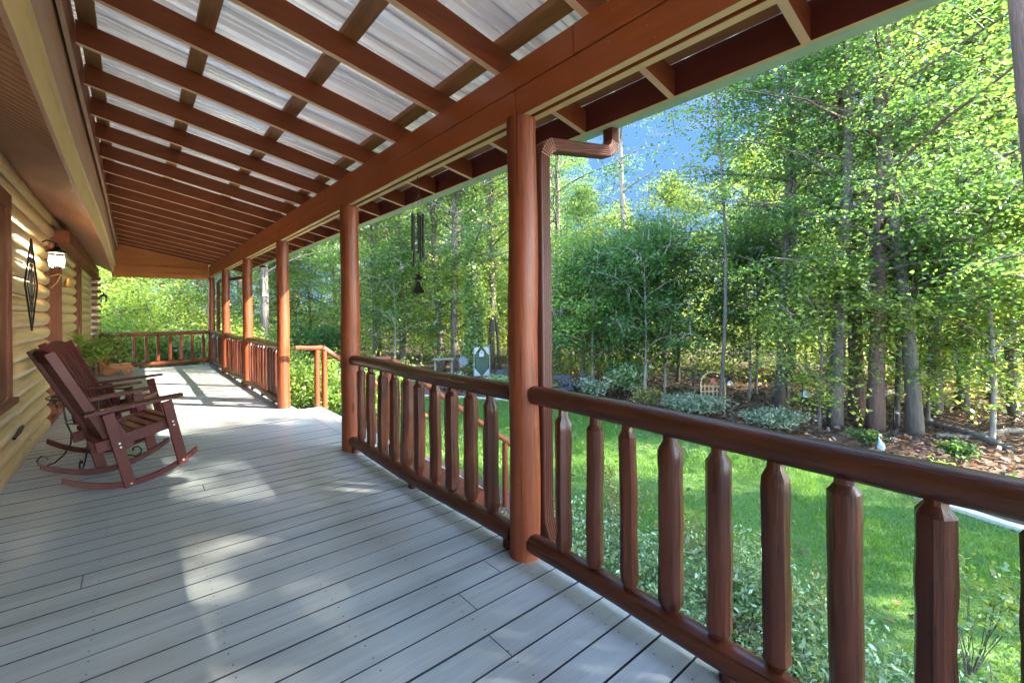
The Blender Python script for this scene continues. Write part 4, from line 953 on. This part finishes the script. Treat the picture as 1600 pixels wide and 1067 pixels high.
# leaning trunk at the top right edge
mb = MB(); mb.tube([(8.2, -.36, G - .1), (8.0, -.2, .5), (7.87, -.1, 2.0), (7.78, -.02, 3.46), (7.69, .05, 4.75), (7.5, .2, 7), (7.2, .5, 9.5)], [.24, .2, .19, .185, .18, .16, .1], 14, 0, True, .04)
prop(put('leaning_trunk', mb, barkP, None, True), 'dark leaning trunk cutting the upper right edge of the view', 'tree trunk')

# far wood that reads as one mass
def farwood():
    rng = np.random.default_rng(55); C = []; D_ = []
    for i in range(520):
        az = R(rng.uniform(-25, 108)); D = rng.uniform(40, 54); c = np.array([D * math.sin(az), D * math.cos(az), G]); pxx = 800 + 699.3 * math.tan(max(-1.2, min(1.2, az - YAW))); h = rng.uniform(.0, 1) ** .8 * (7.5 if 830 < pxx < 1200 else 14)
        m = 120; C.append(rng.normal(size=(m, 3)) * [1.6, 1.6, 1.0] + c + [0, 0, h])
    V = leaves(np.concatenate(C), .34, rng, .7, .4); o = npmesh('distant_woodland', V, 4, leafF); prop(o, 'distant sunlit woodland foliage filling the gaps between the trunks', 'woodland', kind='stuff')
    for i in range(620):
        azd_ = rng.uniform(-14, 100); az = R(azd_); D = rng.uniform(22 if azd_ < 46 else 17.5, 36); c = np.array([D * math.sin(az), D * math.cos(az), G]); h = rng.uniform(.0, 1) * (1.2 + (D - 16) * .14)
        m = 110; D_.append(rng.normal(size=(m, 3)) * [.8, .8, .35] + c + [0, 0, h])
    V = leaves(np.concatenate(D_), .15, rng, .7, .5); o = npmesh('woodland_undergrowth', V, 4, leafF); prop(o, 'yellow-green undergrowth spread through the wood behind the first trunks', 'undergrowth', kind='stuff')
farwood()

# ------------------------------------------------------------------ shrubs and flowers
def shrub(name, x, y, w, h, n, ls, mat, label, seed, group=None, asp=.5, flat=.3, z0=G, stems=14, flowers=None, sparse=False):
    rng = np.random.default_rng(seed); o = empty(name, (x, y, z0), label, 'shrub', group)
    mb = MB(); C = []
    for i in range(stems):
        a = rng.uniform(0, 6.28); r_ = w * .5 * rng.uniform(.2, 1); tip = np.array([r_ * math.cos(a), r_ * math.sin(a), h * rng.uniform(.6, 1)]); mid = tip * [.45, .45, .55] + rng.normal(size=3) * .03
        k_r = .5 if sparse else 1; mb.tube([(0, 0, 0), mid * .5 + rng.normal(size=3) * .015, mid, (mid + tip) / 2 + rng.normal(size=3) * .02, tip], [.008 * k_r, .006 * k_r, .005 * k_r, .0035 * k_r, .002 * k_r], 5, 0, False); m = n // stems
        t = rng.uniform(.25, 1.05, m)[:, None]; c = mid * (1 - t) + tip * t + rng.normal(size=(m, 3)) * [w * (.05 if sparse else .11), w * (.05 if sparse else .11), h * .08]; C.append(c)
    C = np.concatenate(C); C[:, 2] = np.abs(C[:, 2]) + .02
    put('stems', mb, barkA, o, False, 0, world=False); npmesh('foliage', leaves(C, ls, rng, asp, flat), 4, mat, o)
    if flowers:
        f = C[rng.choice(len(C), flowers[1])] + [0, 0, .02]; npmesh('blossom', leaves(f, flowers[2], rng, .9, .2), 4, flowers[0], o)
    return o
# bed beneath the near railing
rb = random.Random(4); bl = [(2.5, 3.3), (3.0, 2.75), (2.35, 2.45), (3.25, 2.1), (2.6, 1.75), (3.3, 1.45), (2.4, 1.2), (3.0, .85), (2.5, .45), (3.15, .2), (2.6, -.2)]
bn = ['by the near handrail', 'just behind the downspout foot', 'behind the first near baluster', 'behind the second and third near balusters', 'behind the third near baluster', 'behind the fourth near baluster', 'close under the bottom rail by the fourth baluster', 'behind the fifth near baluster', 'close under the bottom rail by the sixth baluster', 'behind the seventh near baluster', 'at the bottom right corner of the bed']
for i, (x, y) in enumerate(bl):
    shrub('bed_shrub', x, y, 1.0, .5 + .08 * (i % 3), 4200, .04, leafS, 'low pale-leaved shrub in the bed ' + bn[i], 300 + i, 'low shrubs in the bed under the railing', .42, .2, stems=30)
for i, (x, y, lab) in enumerate(((3.55, 2.55, 'behind the third baluster'), (3.6, 1.85, 'behind the fifth baluster'), (3.3, 1.05, 'behind the sixth baluster'), (3.85, 3.0, 'nearest the steps'))):
    shrub('azalea', x, y, .5, .85, 420, .035, leafR, 'twiggy bronze-tipped azalea ' + lab + ' of the near railing', 330 + i, 'twiggy azaleas at the edge of the bed', .5, .2, stems=16, sparse=True)
shrub('azalea', 4.2, .32, .9, .8, 700, .045, leafC, 'dark twiggy azalea with a pink flower at the lower right edge', 340, 'twiggy azaleas at the edge of the bed', .5, .5, stems=16, sparse=True, flowers=(pinkm, 1, .03))
shrub('azalea', 4.3, -.05, .9, .75, 600, .045, leafC, 'dark twiggy azalea lowest at the right edge of the photo', 341, 'twiggy azaleas at the edge of the bed', .5, .5, stems=14, sparse=True)
# beyond the kerb
shrub('grey_bush', 9.85, 5.2, 1.3, .52, 4200, .085, leafG, 'grey-green feathery bush in front of the arched trellis', 350, 'grey-green bushes beyond the kerb', .3, .1, stems=40)
shrub('grey_bush', 9.68, 3.47, 1.0, .46, 3200, .085, leafG, 'grey-green feathery bush left of the lantern feeder', 351, 'grey-green bushes beyond the kerb', .3, .1, stems=36)
shrub('hydrangea', 10.55, 7.5, 1.2, .95, 2400, .12, leafS, 'tall pale hydrangea behind the kerb, right of the garden seats', 352, None, .8, .5, stems=26)
shrub('grass_clump', 9.9, 6.4, .8, .5, 1100, .14, leafR, 'tawny ornamental grass clump left of the trellis', 353, None, .14, .05, stems=26)
shrub('fern', 9.85, 2.0, .5, .33, 500, .07, leafA, 'small green fern left of the heron statue', 354, 'small ferns on the woodland floor', .5, .4, stems=14)
shrub('fern', 9.8, .85, .5, .36, 600, .07, leafA, 'small green fern in front of the fallen logs', 355, 'small ferns on the woodland floor', .5, .4, stems=14)
shrub('fern', 8.55, 1.0, .6, .3, 700, .07, leafB, 'low green ground plant in the mulch just past the kerb at right', 356, 'small ferns on the woodland floor', .6, .5, stems=14)
shrub('fern', 8.3, .1, .7, .35, 800, .07, leafA, 'low plant in the mulch beside the last baluster', 357, 'small ferns on the woodland floor', .6, .5, stems=14)
for i, (x, y, w, h, lab) in enumerate(((3.3, 8.3, 1.6, 1.45, 'big bright green shrub seen through the steps opening, left part'), (3.9, 9.5, 1.7, 1.3, 'bright green shrub behind the far handrail, right part'), (2.9, 10.2, 1.5, 1.5, 'bright shrub outside the first bay past the steps'), (2.7, 12.4, 1.5, 1.6, 'bright shrub outside the middle far bay'), (3.0, 14.6, 1.6, 1.7, 'bright shrub near the far corner post'))):
    shrub('green_shrub', x, y, w, h, 6500, .065, leafB, lab, 360 + i, 'bright green shrubs along the side of the porch', .6, .3, stems=46)
for i, (x, y, w, h) in enumerate(((-.8, 17.5, 2.4, 2.0), (1.2, 18.2, 2.6, 1.9), (3.2, 18.5, 2.4, 2.2), (-.2, 21, 3, 2.6), (2.4, 22, 3, 2.4), (5.6, 19.5, 2.6, 2.0))):
    shrub('hedge_bush', x, y, w, h, 6500, .11, leafA if i % 2 else leafB, ['dense green bush behind the left part of the far railing', 'dense bush behind the middle of the far railing', 'dense bush behind the right part of the far railing', 'taller bush standing behind the left bush past the far railing', 'taller bush standing behind the right bush past the far railing', 'bush seen between the far corner posts'][i], 380 + i, 'dense bushes beyond the far end of the porch', .6, .3, stems=40)
for i, (x, y) in enumerate(((9.3, 8.1), (8.9, 9.4), (8.1, 10.6), (7.4, 11.9), (9.9, 10.2))):
    shrub('flowering_plant', x + .3, y, 1.1, .55, 1300, .08, [leafG, leafR, leafS][i % 3], ['low pale plant in the bed in front of the dark garden seats', 'bronze plant in the bed left of the garden seats', 'pale plant in the bed behind the nearest thick post', 'grey plant in the bed below the round garden mirror', 'pale plant behind the garden seats'][i], 395 + i, 'low plants in the far bed', .5, .3, stems=22)

# ------------------------------------------------------------------ garden things
def lantern_feeder(x, y, zc, s, label, pole=True):
    o = empty('bird_feeder', (x, y, G), label, 'bird feeder', 'hanging bird feeders at the wood edge')
    px_ = x - .03
    mb = MB(); mb.tube([(px_, y, G), (px_, y, zc + .42 * s), (px_ + .03, y, zc + .50 * s), (px_ + .09, y, zc + .5 * s), (px_ + .14, y, zc + .44 * s), (x + .14, y, zc + .3 * s)], .013, 8); put('hook_pole', mb, iron, o, True)
    cx = x + .14
    mb = MB(); mb.lathe([(.002, zc + .3 * s), (.02 * s, zc + .28 * s), (.15 * s, zc + .15 * s), (.16 * s, zc + .13 * s), (.001, zc + .13 * s)], cx, y, 12); put('roof', mb, silver, o, True)
    mb = MB(); mb.lathe([(.001, zc + .13 * s), (.12 * s, zc + .13 * s), (.11 * s, zc - .14 * s), (.001, zc - .14 * s)], cx, y, 12); put('seed_tank', mb, plain('frosted_panel', (.55, .6, .58), .3), o, True)
    mb = MB(); mb.lathe([(.001, zc - .14 * s), (.15 * s, zc - .14 * s), (.16 * s, zc - .17 * s), (.001, zc - .18 * s)], cx, y, 12); put('tray', mb, silver, o, True)
lantern_feeder(10.83, 3.28, -.64, .82, 'silver lantern-shaped bird feeder hanging on a black pole')
lantern_feeder(10.85, 4.88, -.55, .6, 'white bird feeder hanging beside the slender tree and trellis')
lantern_feeder(11.7, 1.93, -.85, .35, 'small tube feeder on the thin dark trunk right of the heron')
# heron statue
o = empty('heron_statue', (9.32, 1.72, G), 'blue-grey heron statue standing at the wood edge', 'statue'); o.scale = (.42,) * 3; o.rotation_euler = (0, 0, R(-60))
mb = MB(); mb.tube([(0, 0, .42), (.03, -.01, .5), (.02, -.02, .6), (.0, 0, .7), (-.01, .01, .78)], [.12, .13, .11, .06, .03], 12, 0, True); mb.tube([(-.01, .01, .76), (-.04, .03, .85), (0, .01, .92), (.0, -.02, .97)], [.03, .025, .025, .04], 10)
for q in (-.03, .03): mb.tube([(q, 0, 0), (q, 0, .45)], .01, 6)
put('body', mb, bluegrey, o, True, world=False)
mb = MB(); mb.tube([(0, -.03, .965), (.03, -.22, .955)], [.018, .003], 8); put('beak', mb, plain('beak_ochre', (.5, .32, .1), .5), o, True, world=False)
# arched trellis
o = empty('arched_trellis', (10.8, 5.27, G), 'arched tan wooden trellis with a red disc in its arch', 'trellis')
dv = Vector((rt0.x, rt0.y, 0)); c0 = Vector((10.85, 5.22, G)); tm_ = plain('tan_trellis_wood', (.42, .28, .13), .7)
def tp(a, z): return c0 + dv * a * .66 + Vector((0, 0, (z - .55) * .64 + .1))
mb = MB()
for a in (-.45, .45): mb.bar(tp(a, 0), tp(a, 1.45), .03, .03, side=tuple(dv))
mb.tube([tp(.45 * math.cos(t), 1.45 + .45 * math.sin(t)) for t in np.linspace(0, math.pi, 19)], .016, 6); put('frame', mb, tm_, o)
mb = MB()
for i in range(5): z = .55 + .2 * i; mb.bar(tp(-.45, z), tp(.45, z), .018, .018)
for i in range(1, 6): a = -.45 + .15 * i; mb.bar(tp(a, .5), tp(a, 1.42), .018, .018, side=tuple(dv))
put('lattice', mb, tm_, o)
mb = MB(); mb.lathe([(.001, -.008), (.06, -.007), (.06, .007), (.001, .008)], 0, 0, 18); T = Matrix.Translation(tp(0, 1.58)) @ Matrix.Rotation(-YAW, 4, 'Z') @ Matrix.Rotation(R(90), 4, 'X'); mb.v = [tuple(T @ Vector(p)) for p in mb.v]; put('disc', mb, plain('red_disc', (.35, .06, .04), .5), o, True)
# garden seats
def wicker_seat(kind_, x, y, w, label, rz):
    o = empty(kind_, (x, y, G), label, 'garden chair', 'dark wicker garden seats past the lawn', rz); o.scale = (.72,) * 3
    mb = MB(); mb.box(-w / 2, w / 2, -.3, .3, .3, .42); put('seat', mb, wicker, o, False, .02, False)
    mb = MB(); mb.box(-w / 2, w / 2, .28, .36, .43, .85); put('backrest', mb, wicker, o, False, .02, False)
    for q in (-1, 1):
        mb = MB(); mb.box(q * w / 2 - .04, q * w / 2 + .04, -.3, .27, .43, .62); put('armrest', mb, wicker, o, False, .02, False)
        for r_ in (-.25, .25): mb = MB(); mb.box(q * w / 2 - .03, q * w / 2 + .03, r_ - .03, r_ + .03, 0, .30); put('leg', mb, wicker, o, False, 0, False)
wicker_seat('wicker_bench', 9.42, 9.05, 1.1, 'wide dark wicker garden bench behind the lawn beside the downspout', -YAW)
wicker_seat('wicker_armchair', 9.95, 8.45, .65, 'single dark wicker garden chair right of the wicker bench', -YAW)
# sun ornament on a stake
o = empty('sun_ornament', (8.42, 12.52, G), 'blue-grey metal sunburst ornament on a stake past the railing', 'garden ornament')
pts = []
for i in range(24): a = i * math.pi / 12; r_ = .2 if i % 2 == 0 else .12; pts.append((r_ * math.cos(a), r_ * math.sin(a)))
mb = MB(); mb.poly(pts, (-.01, .01), 'y'); T = Matrix.Translation((8.42, 12.52, -.3)) @ Matrix.Rotation(-YAW, 4, 'Z'); mb.v = [tuple(T @ Vector(p)) for p in mb.v]; put('sunburst', mb, plain('slate_metal', (.12, .14, .18), .5, .4), o)
mb = MB(); mb.tube([(8.42, 12.53, G), (8.42, 12.54, -.45)], .012, 6); put('stake', mb, iron, o)
# diamond arbour with birdhouse
o = empty('garden_arbour', (9.19, 12.52, G), 'white-cornered green arbour panel holding a small white birdhouse', 'arbour')
T = Matrix.Translation((9.25, 12.6, G - .02)) @ Matrix.Rotation(-YAW, 4, 'Z') @ Matrix.Scale(.6, 4); wm = plain('white_paint', (.3, .31, .31), .6); gm = plain('dark_green_panel', (.02, .05, .025), .5)
mb = MB(); mb.poly([(-.42, 1.35), (.42, 1.35), (.42, 1.75), (0, 2.35), (-.42, 1.75)][::1], (-.02, .02), 'y') if False else None
def lp(name, pts, t, mat):
    mb = MB(); mb.poly(pts, t, 'y'); mb.v = [tuple(T @ Vector(p)) for p in mb.v]; put(name, mb, mat, o)
lp('panel', [(-.34, .75), (0, .52), (.34, .75), (.36, 1.6), (0, 2.1), (-.36, 1.6)], (-.02, .02), gm)
for sx in (-1, 1):
    lp('corner_brace', [(sx * .05, .5), (sx * .42, .5), (sx * .42, .95)], (-.06, -.03), wm); lp('corner_brace', [(sx * .42, 1.7), (sx * .42, 2.12), (sx * .08, 2.2)], (-.06, -.03), wm)
    mb = MB(); a = T @ Vector((sx * .45, 0, 0)); mb.tube([a, a + Vector((0, 0, 1.35))], .025, 8); put('arbour_post', mb, barkG, o)
bh = MB(); bh.poly([(-.13, 1.62), (.13, 1.62), (.13, 1.85), (0, 2.02), (-.13, 1.85)], (-.2, -.065), 'y'); bh.v = [tuple(T @ Vector(p)) for p in bh.v]
bo = put('birdhouse', bh, wm); prop(bo, 'small white birdhouse with dark hole hung on the arbour', 'birdhouse')
hh = MB(); hh.tube([(0, -.206, 1.84), (0, -.201, 1.84)], .035, 12); hh.v = [tuple(T @ Vector(p)) for p in hh.v]; q = put('entrance_hole', hh, dark_int, bo)
# grill
o = empty('covered_grill', (9.15, 11.3, G), 'black lidded grill just left of the thick nearest post', 'grill')
mb = MB(); mb.box(8.95, 9.35, 11.15, 11.45, G + .3, G + .45); put('firebox', mb, iron, o, False, .02)
mb = MB(); mb.poly([(8.95, -.695), (9.35, -.695), (9.33, -.6), (9.25, -.55), (9.05, -.55), (8.97, -.6)], (11.15, 11.45), 'y'); put('lid', mb, wicker, o, False, .01)
for a, b_ in ((8.98, 11.18), (9.32, 11.18), (8.98, 11.42), (9.32, 11.42)): mb = MB(); mb.box(a - .015, a + .015, b_ - .015, b_ + .015, G, G + .3); put('leg', mb, iron, o)
# potting bench (plank on posts)
o = empty('plank_bench', (8.41, 13.84, G), 'weathered plank shelf on posts between the trunks left of the sunburst', 'bench')
T = Matrix.Translation((8.5, 13.9, G)) @ Matrix.Rotation(-YAW, 4, 'Z')
mb = MB(); mb.box(-.38, .38, -.15, .15, .8, .84, T=T); put('shelf', mb, barkG, o)
for q in (-.3, .3): mb = MB(); mb.box(q - .03, q + .03, -.03, .03, 0, .799, T=T); put('post', mb, barkG, o)
# fallen logs
for i, (a, b_, r_, lab) in enumerate((((11.3, .3, G + .1), (12.9, 1.9, G + .12), .06, 'long fallen log lying across the woodland floor at right'), ((11.4, 1.25, G + .09), (12.6, .2, G + .16), .05, 'shorter fallen log crossing the long one'), ((14.2, 3.2, G + .1), (17.5, 2.5, G + .2), .1, 'distant fallen log between the rear trunks'))):
    prop(put('fallen_log', log_tube(a, b_, r_, 70 + i, 10, wob=.03), barkA, None, True), lab, 'log', 'fallen logs on the woodland floor')
